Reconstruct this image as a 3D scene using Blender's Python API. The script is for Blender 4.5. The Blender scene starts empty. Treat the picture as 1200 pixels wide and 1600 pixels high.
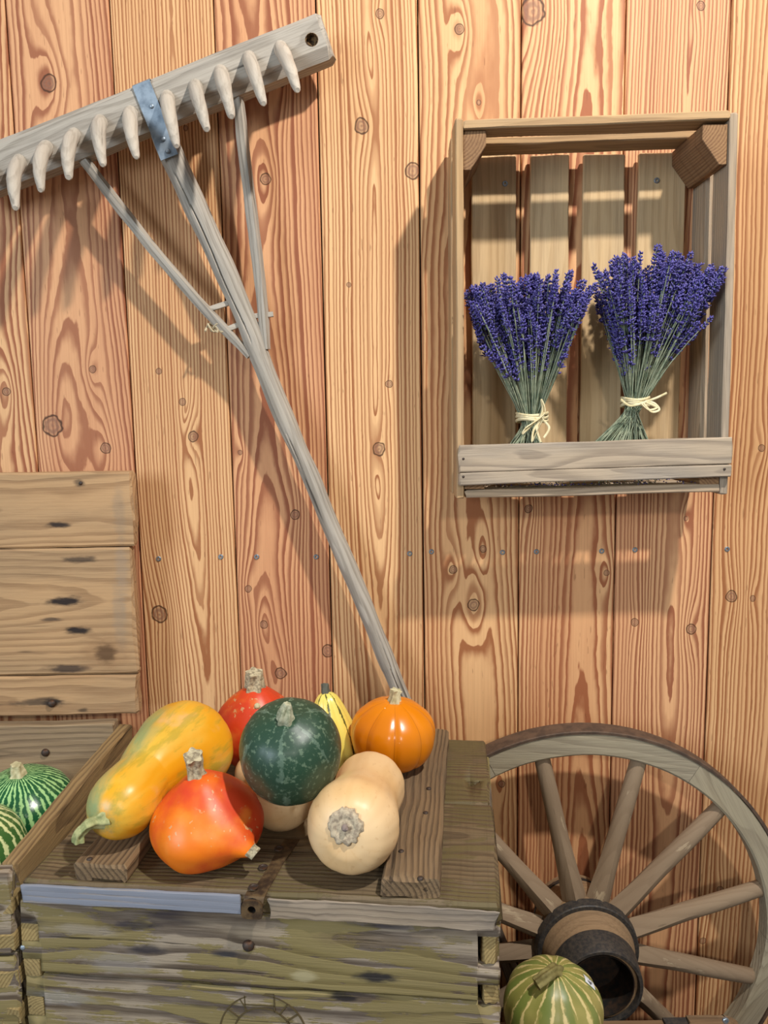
import bpy, bmesh, math, random
from mathutils import Vector, Matrix, noise
from mathutils.bvhtree import BVHTree

scene = bpy.context.scene
COL = scene.collection
PI = math.pi
V = Vector

# ---------------------------------------------------------------- camera
FPX = 1200.0
PITCH, ROLL = math.radians(7.0), math.radians(0.95)
CAM = V((0.0, -1.2, 1.10))
FW = V((0, math.cos(PITCH), -math.sin(PITCH)))
_U = V((0, math.sin(PITCH), math.cos(PITCH))); _R = V((1, 0, 0))
RT = _R * math.cos(ROLL) - _U * math.sin(ROLL)
UP = _U * math.cos(ROLL) + _R * math.sin(ROLL)
cd = bpy.data.cameras.new('camera'); cam = bpy.data.objects.new('camera', cd); COL.objects.link(cam)
cd.sensor_fit = 'VERTICAL'; cd.sensor_height = 36.0; cd.lens = 27.0; cd.clip_start = 0.02
cam.matrix_world = Matrix(((RT.x, UP.x, -FW.x, CAM.x), (RT.y, UP.y, -FW.y, CAM.y), (RT.z, UP.z, -FW.z, CAM.z), (0, 0, 0, 1)))
scene.camera = cam

# ---------------------------------------------------------------- world, lamps, exposure
w = bpy.data.worlds.new('world'); scene.world = w; w.use_nodes = True
w.node_tree.nodes['Background'].inputs[0].default_value = (0.93, 0.96, 1.0, 1)
w.node_tree.nodes['Background'].inputs[1].default_value = 0.27
scene.view_settings.view_transform = 'Standard'; scene.view_settings.look = 'None'
scene.view_settings.gamma = 1.0; scene.view_settings.use_curve_mapping = False
scene.view_settings.exposure = -0.08

def lamp(name, kind, loc, target, power, color, **kw):
    l = bpy.data.lights.new(name, kind); l.energy = power; l.color = color
    for k, v in kw.items(): setattr(l, k, v)
    o = bpy.data.objects.new(name, l); COL.objects.link(o); o.location = loc
    o.rotation_euler = (V(target) - V(loc)).to_track_quat('-Z', 'Y').to_euler()
    return o
lamp('ceiling_spot', 'SPOT', (0.68, -1.05, 2.47), (-0.20, 0, 0.80), 158, (1.0, 0.95, 0.89), spot_size=math.radians(112), spot_blend=1.0, shadow_soft_size=0.035)
lamp('second_spot', 'SPOT', (0.45, -3.2, 2.1), (0.15, 0, 0.25), 80, (1.0, 0.94, 0.86), spot_size=math.radians(36), spot_blend=0.6, shadow_soft_size=0.09)
lamp('shop_window', 'AREA', (-2.3, -3.0, 1.75), (0, 0, 0.8), 78, (0.76, 0.88, 1.0), shape='RECTANGLE', size=1.1, size_y=1.5)

# ---------------------------------------------------------------- helpers
def ray(px, py): return FW + RT * ((px - 600) / FPX) + UP * ((800 - py) / FPX)
def at(px, py, Y):                       # photo point on the vertical plane y = Y
    d = ray(px, py); return CAM + d * ((Y - CAM.y) / d.y)
def atz(px, py, Z):                      # photo point on the level plane z = Z
    d = ray(px, py); return CAM + d * ((Z - CAM.z) / d.z)
def lin(h):
    h = h.lstrip('#'); c = [int(h[i:i + 2], 16) / 255 for i in (0, 2, 4)]
    return tuple(x / 12.92 if x <= 0.04045 else ((x + 0.055) / 1.055) ** 2.4 for x in c) + (1.0,)
def mw(o): return (mw(o.parent) @ o.matrix_basis) if o.parent else o.matrix_basis.copy()
def link(name, me, mat=None, parent=None, M=None):
    o = bpy.data.objects.new(name, me); COL.objects.link(o)
    if mat is not None and me is not None and len(me.materials) == 0: me.materials.append(mat)
    if parent is not None:
        o.parent = parent
        o.matrix_basis = mw(parent).inverted() @ (M if M is not None else Matrix())
    elif M is not None: o.matrix_basis = M
    return o
def tag(o, label=None, cat=None, group=None, kind=None):
    if label: o['label'] = label
    if cat: o['category'] = cat
    if group: o['group'] = group
    if kind: o['kind'] = kind
    return o
def thing(name, label, cat, loc, group=None, rz=0):
    return tag(link(name, None, None, None, Matrix.Translation(V(loc)) @ Matrix.Rotation(rz, 4, 'Z')), label, cat, group)
def mesh(verts, faces, uvs=None, sharp=35, name='m'):
    me = bpy.data.meshes.new(name); me.from_pydata([tuple(v) for v in verts], [], faces)
    if uvs is not None:
        ul = me.uv_layers.new(name='UVMap')
        for p in me.polygons:
            us = [uvs[me.loops[li].vertex_index] for li in p.loop_indices]
            wrap = max(u[0] for u in us) - min(u[0] for u in us) > 0.5
            for li, u in zip(p.loop_indices, us): ul.data[li].uv = (u[0] + 1 if wrap and u[0] < 0.5 else u[0], u[1])
    for p in me.polygons: p.use_smooth = True
    me.update()
    if sharp: me.set_sharp_from_angle(angle=math.radians(sharp))
    return me
def nz(p, s, seed=0.0):
    return noise.noise(V((p[0] * s + seed * 7.31, p[1] * s + seed * 3.17, p[2] * s - seed * 5.7)))
def frame(p0, p1, nrm):                  # local x from p0 to p1, local z near nrm, origin halfway
    p0, p1, nrm = V(p0), V(p1), V(nrm); x = (p1 - p0).normalized(); z = (nrm - x * nrm.dot(x)).normalized(); y = z.cross(x)
    c = (p0 + p1) / 2
    return Matrix(((x.x, y.x, z.x, c.x), (x.y, y.y, z.y, c.y), (x.z, y.z, z.z, c.z), (0, 0, 0, 1)))
def board_mesh(L, W, T, nx=8, bev=0.0015, rough=0.0008, seed=0, freq=9.0, endrough=None, profile=None):
    """a sawn board along local x: chamfered section swept with uneven edges and rounded ends"""
    hw, ht, b = W / 2, T / 2, bev
    if profile is None:
        sec = []
        m = 3
        for (y0, z0, y1, z1) in ((-hw + b, -ht, hw - b, -ht), (hw, -ht + b, hw, ht - b), (hw - b, ht, -hw + b, ht), (-hw, ht - b, -hw, -ht + b)):
            k = m if abs(y1 - y0) > abs(z1 - z0) else 1
            for i in range(k + 1): sec.append((y0 + (y1 - y0) * i / k, z0 + (z1 - z0) * i / k))
    else: sec = profile
    n = len(sec); vs, fs = [], []
    er = rough * 1.6 if endrough is None else endrough
    xs = [-L / 2, -L / 2 + b] + [-L / 2 + L * i / nx for i in range(1, nx)] + [L / 2 - b, L / 2]
    for k, x in enumerate(xs):
        end = k in (0, len(xs) - 1); sc = 1 - (b / max(min(hw, ht), 1e-4)) * 0.6 if end else 1
        for (y, z) in sec:
            yy, zz = (y * (1 - b / hw) , z * (1 - b / ht)) if end else (y, z)
            q = (x * 1.0, y * 3, z * 3)
            dy = rough * nz(q, freq, seed + 1) + rough * 0.5 * nz(q, freq * 4, seed + 2)
            dz = rough * nz(q, freq, seed + 3) * 0.7 + rough * 0.5 * nz(q, freq * 4, seed + 4)
            dx = er * nz((y * 3, z * 3, k), 14, seed + 5) * 2 if (k < 2 or k > len(xs) - 3) else 0
            vs.append((x + dx, yy + dy, zz + dz))
    for k in range(len(xs) - 1):
        for i in range(n):
            j = (i + 1) % n; fs.append((k * n + i, k * n + j, (k + 1) * n + j, (k + 1) * n + i))
    fs.append(tuple(reversed(range(n)))); fs.append(tuple((len(xs) - 1) * n + i for i in range(n)))
    fs = [tuple(reversed(f)) for f in fs]
    return mesh(vs, fs, sharp=30)
_bs = [0]
def board(name, p0, p1, W, T, nrm, mat, parent, shift=(0, 0, 0), **kw):
    _bs[0] += 1; kw.setdefault('seed', _bs[0] * 1.37)
    M = frame(p0, p1, nrm); L = (V(p1) - V(p0)).length
    return link(name, board_mesh(L, W, T, **kw), mat, parent, M @ Matrix.Translation(V(shift)))
def box_between(name, a, b, mat, parent, Mp=None, axis='X', **kw):
    """board filling the box a..b (in the frame Mp), grain along axis"""
    a, b = V(a), V(b); c = (a + b) / 2; s = b - a
    _bs[0] += 1; kw.setdefault('seed', _bs[0] * 1.37)
    if axis == 'X': R = Matrix(); L, W, T = s.x, s.y, s.z
    elif axis == 'Xv': R = Matrix(((1, 0, 0, 0), (0, 0, -1, 0), (0, 1, 0, 0), (0, 0, 0, 1))); L, W, T = s.x, s.z, s.y
    elif axis == 'Y': R = Matrix(((0, -1, 0, 0), (1, 0, 0, 0), (0, 0, 1, 0), (0, 0, 0, 1))); L, W, T = s.y, s.x, s.z
    elif axis == 'Yv': R = Matrix(((0, 0, 1, 0), (1, 0, 0, 0), (0, 1, 0, 0), (0, 0, 0, 1))); L, W, T = s.y, s.z, s.x
    else: R = Matrix(((0, 1, 0, 0), (0, 0, 1, 0), (1, 0, 0, 0), (0, 0, 0, 1))); L, W, T = s.z, s.x, s.y
    M = (Mp or Matrix()) @ Matrix.Translation(c) @ R
    return link(name, board_mesh(L, W, T, **kw), mat, parent, M)
def catmull(P, n):
    P = [list(p) for p in P]; out = []
    m = len(P) - 1
    for k in range(n + 1):
        t = k / n * m; i = min(int(t), m - 1); f = t - i
        a, b, c, d = P[max(i - 1, 0)], P[i], P[i + 1], P[min(i + 2, m)]
        out.append([0.5 * (2 * b[j] + (c[j] - a[j]) * f + (2 * a[j] - 5 * b[j] + 4 * c[j] - d[j]) * f * f + (3 * b[j] - a[j] - 3 * c[j] + d[j]) * f ** 3) for j in range(len(b))])
    return out
def tube_mesh(P, R, n=12, rings=24, sec=None, rough=0.0, freq=20, seed=0, cap=True, sharp=40, flat=1.0, hint=(0, 1, 0), twist=0.0, sec2=None):
    """swept tube through points P with radii R (both splined); sec(theta) scales the section"""
    Q = catmull([list(p) + [r] for p, r in zip(P, R)], rings)
    pts = [V(q[:3]) for q in Q]; rs = [max(q[3], 1e-5) for q in Q]
    vs, fs, uvs = [], [], []
    prev = V(hint)
    for k, p in enumerate(pts):
        t = (pts[min(k + 1, rings)] - pts[max(k - 1, 0)]).normalized()
        a = prev - t * prev.dot(t)
        if a.length < 1e-6: a = t.orthogonal()
        a.normalize(); b = t.cross(a); prev = a
        for i in range(n):
            th = 2 * PI * i / n + twist * k / rings
            s = (sec(2 * PI * i / n) if not sec2 else sec2(2 * PI * i / n, k / rings)) if (sec or sec2) else 1.0
            v = p + (a * math.cos(th) + b * math.sin(th) * flat) * rs[k] * s
            if rough: v = v + (a * math.cos(th) + b * math.sin(th)) * rough * nz(v, freq, seed)
            vs.append(v); uvs.append((i / n, k / rings))
    for k in range(rings):
        for i in range(n):
            j = (i + 1) % n; fs.append((k * n + i, k * n + j, (k + 1) * n + j, (k + 1) * n + i))
    if cap: fs.append(tuple(reversed(range(n)))); fs.append(tuple(rings * n + i for i in range(n)))
    return mesh(vs, fs, uvs, sharp=sharp)
def tube(name, P, R, mat, parent, **kw):  # tube whose local x follows its length, so the grain does too
    me = tube_mesh(P, R, **kw); M = frame(P[0], P[-1], kw.get('hint', (0, -1, 0.1))); me.transform(M.inverted())
    return link(name, me, mat, parent, M)
def to_z(d, spin=0.0):                   # rotation taking local z to d
    return V(d).to_track_quat('Z', 'Y').to_matrix().to_4x4() @ Matrix.Rotation(spin, 4, 'Z')
def gourd_mesh(prof, ribs=0, ribd=0.0, seg=96, rings=60, bend=None, lump=0.0, lfreq=14, seed=0, ribw=0.16, oval=1.0):
    Q = catmull(prof, rings); vs, fs, uvs = [], [], []
    for k, (z, r) in enumerate(Q):
        r = max(r, 0.0002); v = k / rings
        ox, oy = bend(z) if bend else (0, 0)
        fade = min(1, r / (max(q[1] for q in prof) * 0.6))
        for i in range(seg):
            th = 2 * PI * i / seg; f = 1.0
            if ribs:
                ph = (i / seg * ribs) % 1.0; dd = min(ph, 1 - ph)
                f -= ribd * math.exp(-(dd / ribw) ** 2) * fade
            p = V((math.cos(th) * r * f, math.sin(th) * r * f * oval, z))
            if lump: p *= 1 + lump * nz(p, lfreq, seed)
            vs.append((p.x + ox, p.y + oy, p.z)); uvs.append((i / seg, v))
    for k in range(rings):
        for i in range(seg):
            j = (i + 1) % seg; fs.append((k * seg + i, k * seg + j, (k + 1) * seg + j, (k + 1) * seg + i))
    fs.append(tuple(reversed(range(seg)))); fs.append(tuple(rings * seg + i for i in range(seg)))
    return mesh(vs, fs, uvs, sharp=0)
def lathe_mesh(prof, seg=64, sharp=30):
    vs, fs = [], []; n = len(prof)
    for (z, r) in prof:
        for i in range(seg):
            th = 2 * PI * i / seg; vs.append((math.cos(th) * r, math.sin(th) * r, z))
    for k in range(n - 1):
        for i in range(seg):
            j = (i + 1) % seg; fs.append((k * seg + i, k * seg + j, (k + 1) * seg + j, (k + 1) * seg + i))
    return mesh(vs, fs, sharp=sharp)
def dome_mesh(r, h, seg=16):
    pr = [(-h * 0.6, r), (h * 0.25, r), (h * 0.7, r * 0.8), (h * 0.95, r * 0.4), (h, 0.0002)]
    return lathe_mesh(pr, seg, sharp=50)
def boolean_cut(o, cutter_me, Mw):
    c = link('cutter', cutter_me, None, None, Mw)
    m = o.modifiers.new('cut', 'BOOLEAN'); m.operation = 'DIFFERENCE'; m.object = c; m.solver = 'EXACT'
    dg = bpy.context.evaluated_depsgraph_get(); dg.update()
    me = bpy.data.meshes.new_from_object(o.evaluated_get(dg)); o.modifiers.remove(m); o.data = me
    bpy.data.objects.remove(c)

# ---------------------------------------------------------------- material helpers
class Mat:
    def __init__(s, name, rough=0.6, spec=0.4, metal=0.0):
        s.m = bpy.data.materials.new(name); s.m.use_nodes = True; s.nt = s.m.node_tree
        s.b = s.nt.nodes['Principled BSDF']
        s.b.inputs['Roughness'].default_value = rough; s.b.inputs['Specular IOR Level'].default_value = spec
        s.b.inputs['Metallic'].default_value = metal
        s._tc = None
    def n(s, t, **p):
        x = s.nt.nodes.new('ShaderNode' + t)
        for k, v in p.items(): setattr(x, k, v)
        return x
    def set(s, sock, v):
        if isinstance(v, bpy.types.NodeSocket): s.nt.links.new(v, sock)
        elif v is not None: sock.default_value = v
    def math(s, op, a, b=None, c=None, clamp=False):
        x = s.n('Math', operation=op, use_clamp=clamp)
        for i, v in enumerate((a, b, c)): s.set(x.inputs[i], v)
        return x.outputs[0]
    def add(s, a, b): return s.math('ADD', a, b)
    def sub(s, a, b): return s.math('SUBTRACT', a, b)
    def mul(s, a, b): return s.math('MULTIPLY', a, b)
    def ss(s, v, lo, hi):                # smoothstep
        x = s.n('MapRange', interpolation_type='SMOOTHSTEP'); s.set(x.inputs[0], v); s.set(x.inputs[1], lo); s.set(x.inputs[2], hi); return x.outputs[0]
    def tc(s, what='Object'):
        if s._tc is None: s._tc = s.n('TexCoord')
        return s._tc.outputs[what]
    def rnd(s): return s.n('ObjectInfo').outputs['Random']
    def sep(s, v): x = s.n('SeparateXYZ'); s.set(x.inputs[0], v); return x.outputs
    def comb(s, x, y, z): c = s.n('CombineXYZ'); s.set(c.inputs[0], x); s.set(c.inputs[1], y); s.set(c.inputs[2], z); return c.outputs[0]
    def vm(s, op, a, b=None, scale=None):
        x = s.n('VectorMath', operation=op); s.set(x.inputs[0], a)
        if b is not None: s.set(x.inputs[1], b)
        if scale is not None: s.set(x.inputs['Scale'], scale)
        return x.outputs['Value'] if op in ('LENGTH', 'DOT_PRODUCT', 'DISTANCE') else x.outputs[0]
    def noise(s, vec, scale=1.0, detail=2.0, rough=0.5, dist=0.0):
        x = s.n('TexNoise'); s.set(x.inputs['Vector'], vec); x.inputs['Scale'].default_value = scale
        x.inputs['Detail'].default_value = detail; x.inputs['Roughness'].default_value = rough; x.inputs['Distortion'].default_value = dist
        return x.outputs[0]
    def voro(s, vec, scale=1.0, feature='F1', rnd=1.0):
        x = s.n('TexVoronoi', feature=feature); s.set(x.inputs['Vector'], vec); x.inputs['Scale'].default_value = scale; x.inputs['Randomness'].default_value = rnd
        return x.outputs['Distance']
    def mix(s, f, a, b, blend='MIX'):
        x = s.n('Mix', data_type='RGBA', blend_type=blend); s.set(x.inputs[0], f)
        s.set(x.inputs[6], lin(a) if isinstance(a, str) else a); s.set(x.inputs[7], lin(b) if isinstance(b, str) else b)
        return x.outputs[2]
    def bump(s, h, strength=0.3, dist=0.001):
        x = s.n('Bump'); x.inputs['Strength'].default_value = strength; x.inputs['Distance'].default_value = dist; s.set(x.inputs['Height'], h)
        s.nt.links.new(x.outputs[0], s.b.inputs['Normal'])
    def color(s, c): s.set(s.b.inputs['Base Color'], lin(c) if isinstance(c, str) else c)
    def rough(s, r): s.set(s.b.inputs['Roughness'], r)

def plain(name, c, rough=0.6, metal=0.0, spec=0.4, var=0.15, scale=60, c2=None):
    M = Mat(name, rough, spec, metal); n_ = M.noise(M.tc(), scale, 4, 0.6)
    M.color(M.mix(M.ss(n_, 0.35, 0.7), c, c2 or tuple(x * (1 - var) for x in lin(c)[:3]) + (1,))); M.bump(n_, 0.2, 0.0006)
    return M.m

def plank_mat(name, light, dark, heart, u0, d0, slope, amp, seed, knots, ring=0.0040, xc=0.0):
    """flat-sawn larch: rings of a slightly wandering trunk cut by the plank, knots at given places"""
    M = Mat(name, 0.55, 0.25)
    x, y, z = M.sep(M.tc())
    lowv = M.comb(M.mul(x, 5.0), seed * 3.7, M.mul(z, 1.7))
    n1 = M.sub(M.noise(lowv, 1.0, 2, 0.5), 0.5)
    n2 = M.sub(M.noise(M.comb(M.mul(x, 22.0), seed * 9.1, M.mul(z, 5.0)), 1.0, 3, 0.6), 0.5)
    n1b = M.sub(M.noise(M.comb(seed * 5.3, seed, M.mul(z, 1.3)), 1.0, 1, 0.5), 0.5)
    dd = M.add(M.add(d0, M.mul(z, slope)), M.add(M.mul(n1, amp), M.mul(n2, 0.009)))
    core = rim = None
    kwob = M.mul(M.sub(M.noise(M.tc(), 95, 1), 0.5), 0.55)
    for (kx, kz, kr, ka) in knots:
        dx, dz = M.sub(x, kx - xc), M.sub(z, kz)
        # rings swell around the knot
        q = M.add(M.math('POWER', M.math('ABSOLUTE', M.math('DIVIDE', dx, kr * 2.3)), 2.0), M.math('POWER', M.math('ABSOLUTE', M.math('DIVIDE', dz, kr * 7.5)), 1.6))
        dd = M.add(dd, M.mul(M.math('EXPONENT', M.mul(q, -1.0)), ka))
        r = M.math('SQRT', M.add(M.mul(dx, dx), M.mul(M.mul(dz, dz), 0.85)))
        r = M.add(M.math('DIVIDE', r, kr), kwob)
        c_ = M.math('SUBTRACT', 1.0, M.ss(r, 0.72, 1.0)); e_ = M.mul(M.ss(r, 0.78, 0.98), M.math('SUBTRACT', 1.0, M.ss(r, 1.0, 1.18)))
        c_ = M.mul(c_, M.add(0.58, M.mul(M.math('COSINE', M.mul(r, 11.0)), 0.20)))
        core = c_ if core is None else M.math('MAXIMUM', core, c_)
        rim = e_ if rim is None else M.math('MAXIMUM', rim, e_)
    uu = M.add(M.sub(x, u0), M.mul(n1b, 0.05))
    R = M.math('SQRT', M.add(M.mul(uu, uu), M.mul(dd, dd)))
    jit = M.mul(M.sub(M.noise(M.comb(M.mul(x, 110.0), seed, M.mul(z, 45.0)), 1.0, 2), 0.5), 0.0013)
    ph = M.math('DIVIDE', M.add(R, jit), ring)
    ph = M.add(ph, M.mul(M.sub(M.noise(M.comb(M.mul(ph, 0.55), seed, 0.0), 1.0, 1), 0.5), 1.5))
    f = M.math('FRACT', ph)
    l = M.mul(M.ss(f, 0.30, 0.78), M.math('SUBTRACT', 1.0, M.ss(f, 0.92, 1.0)))
    strong = M.noise(M.comb(M.math('FLOOR', ph), seed * 2.1, M.mul(z, 0.4)), 1.0, 0)
    l = M.mul(l, M.add(0.45, M.mul(strong, 0.95)))
    fib = M.noise(M.comb(M.mul(x, 420.0), seed, M.mul(z, 9.0)), 1.0, 3, 0.6)
    tint = M.ss(M.noise(M.comb(M.mul(x, 9.0), seed * 1.9, M.mul(z, 0.7)), 1.0, 2), 0.42, 0.68)
    base = M.mix(M.mul(tint, 0.55), light, heart)
    c = M.mix(M.math('MINIMUM', l, 1.0), base, dark)
    c = M.mix(M.mul(M.math('SUBTRACT', fib, 0.42, clamp=True), 0.7), c, dark)
    specks = M.ss(M.noise(M.comb(M.mul(x, 300.0), seed * 4, M.mul(z, 40.0)), 1.0, 1), 0.70, 0.76)
    c = M.mix(M.mul(specks, 0.35), c, '#6b3d22')
    if core is not None:
        kn = M.noise(M.tc(), 260, 2)
        c = M.mix(core, c, M.mix(kn, '#6f4a3a', '#96705a'))
        c = M.mix(M.mul(rim, 0.95), c, '#4a2f1e')
    M.color(c); M.rough(M.add(0.5, M.mul(fib, 0.2)))
    M.bump(M.add(M.mul(l, 0.5), M.mul(fib, 0.35)), 0.25, 0.0006)
    return M.m

def oldwood(name, light, dark, grey='#8f877c', greyamt=0.5, ring=0.005, contrast=0.7, stain=None, stainamt=0.0, paint=None, paintamt=0.0, paint_scale=9.0, bump=0.5, crack=0.5, d0=0.03, rough=0.8, paint2=None, fibk=1.0, saw=0.0):
    M = Mat(name, rough, 0.25)
    r = M.rnd(); off = M.vm('SCALE', (31.0, 17.0, 23.0), scale=r)
    co = M.tc(); x, y, z = M.sep(co)
    sh = M.vm('ADD', co, off)
    def st(a, b, c_=None): return M.vm('MULTIPLY', sh, (a, b, b if c_ is None else c_))
    nlow = M.sub(M.noise(st(2.2, 9), 1.0, 2), 0.5)
    nmid = M.sub(M.noise(st(7, 30), 1.0, 2), 0.5)
    dd = M.add(M.add(z, d0), M.add(M.mul(nlow, 0.05), M.mul(nmid, 0.008)))
    uu = M.add(y, M.mul(M.sub(r, 0.5), 0.09))
    R = M.math('SQRT', M.add(M.mul(uu, uu), M.mul(dd, dd)))
    f = M.math('FRACT', M.math('DIVIDE', R, ring))
    l = M.mul(M.ss(f, 0.3, 0.8), M.math('SUBTRACT', 1.0, M.ss(f, 0.9, 1.0)))
    fib = M.noise(st(14, 380), 1.0, 4, 0.65)
    big = M.noise(st(3, 14), 1.0, 4, 0.6)
    fac = M.math('ADD', M.mul(l, contrast), M.mul(M.sub(fib, 0.5), 0.9 * fibk), clamp=True)
    c = M.mix(fac, light, dark)
    c = M.mix(M.mul(M.ss(big, 0.35, 0.65), greyamt), c, M.mix(M.ss(fib, 0.3, 0.7), grey, tuple(v * 0.55 for v in lin(grey)[:3]) + (1,)))
    h = M.add(M.mul(fib, 0.7), M.mul(M.math('SUBTRACT', 1.0, l), 0.35))
    if paint:
        pm = M.noise(st(paint_scale * 1.6, paint_scale * 3), 1.0, 6, 0.62)
        pm = M.add(pm, M.add(M.mul(M.sub(fib, 0.5), 0.25), M.mul(l, -0.10)))
        pk = M.ss(pm, 0.62 - paintamt * 0.35, 0.66 - paintamt * 0.35)
        pc = M.mix(M.noise(st(4, 9), 1.0, 2), paint, paint2 or tuple(v * 0.75 for v in lin(paint)[:3]) + (1,))
        c = M.mix(M.mul(pk, 0.85), c, pc); c = M.mix(M.mul(M.ss(l, 0.55, 0.95), 0.30 * contrast), c, dark); h = M.add(h, M.mul(pk, 0.4))
    if stain:
        sn = M.noise(st(5, 34), 1.0, 3, 0.55)
        c = M.mix(M.mul(M.ss(sn, 0.66 - stainamt * 0.2, 0.80 - stainamt * 0.2), 0.85), c, stain)
    ck = M.noise(st(3.0, 95), 1.0, 2, 0.5)
    ckm = M.mul(M.ss(ck, 0.68, 0.73), crack)
    c = M.mix(ckm, c, '#1d150f')
    if saw:
        sw = M.noise(M.vm('MULTIPLY', sh, (230, 8, 8)), 1.0, 2)
        c = M.mix(M.mul(M.ss(sw, 0.5, 0.7), saw), c, dark); h = M.add(h, M.mul(sw, saw))
    h = M.sub(h, M.mul(ckm, 1.2))
    M.color(c); M.bump(h, bump, 0.0014)
    return M.m

def add_spots(mat, spots):
    """dark nail stains / knots of their own shape: (x, y, rx, ry, colour, strength) in board coordinates"""
    nt = mat.node_tree; M = Mat.__new__(Mat); M.m = mat; M.nt = nt; M.b = nt.nodes['Principled BSDF']; M._tc = None
    src = M.b.inputs['Base Color'].links[0].from_socket; c = src
    co = M.tc(); x, y, z = M.sep(co)
    wob = M.mul(M.sub(M.noise(M.vm('MULTIPLY', co, (60, 160, 60)), 1.0, 3), 0.5), 1.1)
    for (sx, sy, rx, ry, colr, k) in spots:
        a = M.math('DIVIDE', M.sub(x, sx), rx); b = M.math('DIVIDE', M.sub(y, sy), ry)
        r = M.add(M.math('SQRT', M.add(M.mul(a, a), M.mul(b, b))), wob)
        c = M.mix(M.mul(M.math('SUBTRACT', 1.0, M.ss(r, 0.35, 1.1)), k), c, colr)
    M.color(c)
    return mat

# ================================================================ the setting
SEAMS = [-1.30, -1.146, -0.995, -0.843, -0.6915, -0.5395, -0.388, -0.2365, -0.0875, 0.0613, 0.2128, 0.3658, 0.519, 0.671, 0.823, 0.975, 1.127, 1.28]
ZF, ZT = -0.04, 2.30                     # floor level, top of the wall
KN = [(55, 690, 16), (10, 612, 7), (76, 130, 13), (82, 665, 17), (145, 577, 6), (165, 700, 9), (285, 628, 6), (302, 682, 9), (249, 960, 14), (248, 580, 5), (290, 200, 4),
      (415, 280, 9), (375, 707, 4), (461, 804, 8), (388, 920, 6), (412, 976, 7), (439, 1052, 10), (512, 1017, 11), (440, 128, 8),
      (594, 22, 7), (565, 197, 12), (645, 267, 13), (608, 600, 6), (592, 702, 11), (545, 445, 4),
      (718, 45, 8), (748, 160, 4), (755, 858, 6), (740, 945, 10), (708, 890, 7), (826, 795, 7), (832, 18, 20), (948, 895, 5), (784, 1225, 6),
      (1095, 9, 7), (992, 972, 7), (1080, 983, 9), (1072, 810, 4), (1143, 932, 10), (1125, 1390, 6), (1098, 1470, 6), (1176, 935, 5), (1190, 700, 6)]
kn3 = [(at(x, y, 0), r / 1180) for x, y, r in KN]
back = mesh([(sx * 1.31, yy, zz) for sx in (-1, 1) for yy in (0.019, 0.05) for zz in (ZF, ZT)], [(0, 1, 3, 2), (4, 6, 7, 5), (0, 4, 5, 1), (2, 3, 7, 6), (0, 2, 6, 4), (1, 5, 7, 3)], sharp=0)
for p in back.polygons: p.use_smooth = False
wall = tag(link('wall_back', back, plain('groove dark', '#4a2413', 0.8)), kind='structure')
rs = random.Random(5)
TONES = [('#e3b27e', '#a0653f', '#c98d5e'), ('#e5b380', '#9f603e', '#ce9064'), ('#e3ae7e', '#9a5e40', '#c88862'), ('#e7b985', '#a0663f', '#cf9968'), ('#dba476', '#95593c', '#bf7f5a'), ('#e7b886', '#a06542', '#cd9464')]
PAR = {4: (0.02, 0.05, 0.02, 0.05), 5: (-0.01, 0.030, 0.018, 0.045), 6: (0.02, 0.035, -0.02, 0.05), 7: (-0.02, 0.020, 0.016, 0.04), 8: (0.0, 0.040, -0.028, 0.03), 9: (0.005, 0.045, 0.02, 0.04), 10: (0.03, 0.03, 0.02, 0.04), 11: (0.01, 0.04, -0.022, 0.045), 12: (0.06, 0.04, 0.02, 0.03)}
for i in range(len(SEAMS) - 1):
    a, b = SEAMS[i] + 0.0011, SEAMS[i + 1] - 0.0011; xc = (a + b) / 2
    u0, d0, sl, am = PAR.get(i, (rs.uniform(-.03, .03), 0.04, 0.02, 0.04))
    ks = [(p.x, p.z, r, rs.choice((-1, 1)) * (0.005 + r * 1.5)) for p, r in kn3 if a <= p.x < b]
    tn = TONES[(i * 7 + 3) % 6 if i != 8 else 3]
    m = plank_mat('larch plank %d' % i, tn[0], tn[1], tn[2], u0, d0, sl, am, i * 1.618 + 0.7, ks, ring=0.0046 + 0.0014 * rs.random(), xc=xc)
    h = (b - a) / 2; c = 0.0016
    sec = [(-h, 0.018), (h, 0.018), (h, c), (h - c, 0), (-h + c, 0), (-h, c)]
    vs = [(x, y, z) for z in (ZF, ZT) for x, y in sec]
    fs = [(k, (k + 1) % 6, 6 + (k + 1) % 6, 6 + k) for k in range(6)] + [tuple(range(5, -1, -1)), tuple(range(6, 12))]
    me = mesh(vs, fs, sharp=0)
    for p in me.polygons: p.use_smooth = False
    link('plank', me, m, wall, Matrix.Translation((xc, 0, 0)))
ZINC = plain('zinc screw', '#a9b4bd', 0.35, 0.8, var=0.3, scale=400)
def screw_mesh(r=0.0042, h=0.0016):
    return lathe_mesh([(-0.002, r), (h * 0.5, r), (h, r * 0.82), (h, r * 0.45), (-h * 0.4, r * 0.38), (-h * 0.4, 0.0001)], 14)
SCM = screw_mesh()
for q in [(248, 873), (345, 870), (401, 870), (494, 870), (640, 865), (674, 862), (785, 863), (838, 862), (940, 861), (992, 859), (1136, 858)]:
    p = at(q[0], q[1], 0); link('screw', SCM, ZINC, wall, Matrix.Translation((p.x, 0, p.z)) @ Matrix.Rotation(PI / 2, 4, 'X'))
fl = mesh([(-1.6, -3.6, ZF), (1.6, -3.6, ZF), (1.6, 0.05, ZF), (-1.6, 0.05, ZF), (-1.6, -3.6, ZF - .05), (1.6, -3.6, ZF - .05), (1.6, 0.05, ZF - .05), (-1.6, 0.05, ZF - .05)], [(0, 1, 2, 3), (7, 6, 5, 4), (0, 4, 5, 1), (1, 5, 6, 2), (2, 6, 7, 3), (3, 7, 4, 0)], sharp=0)
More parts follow.
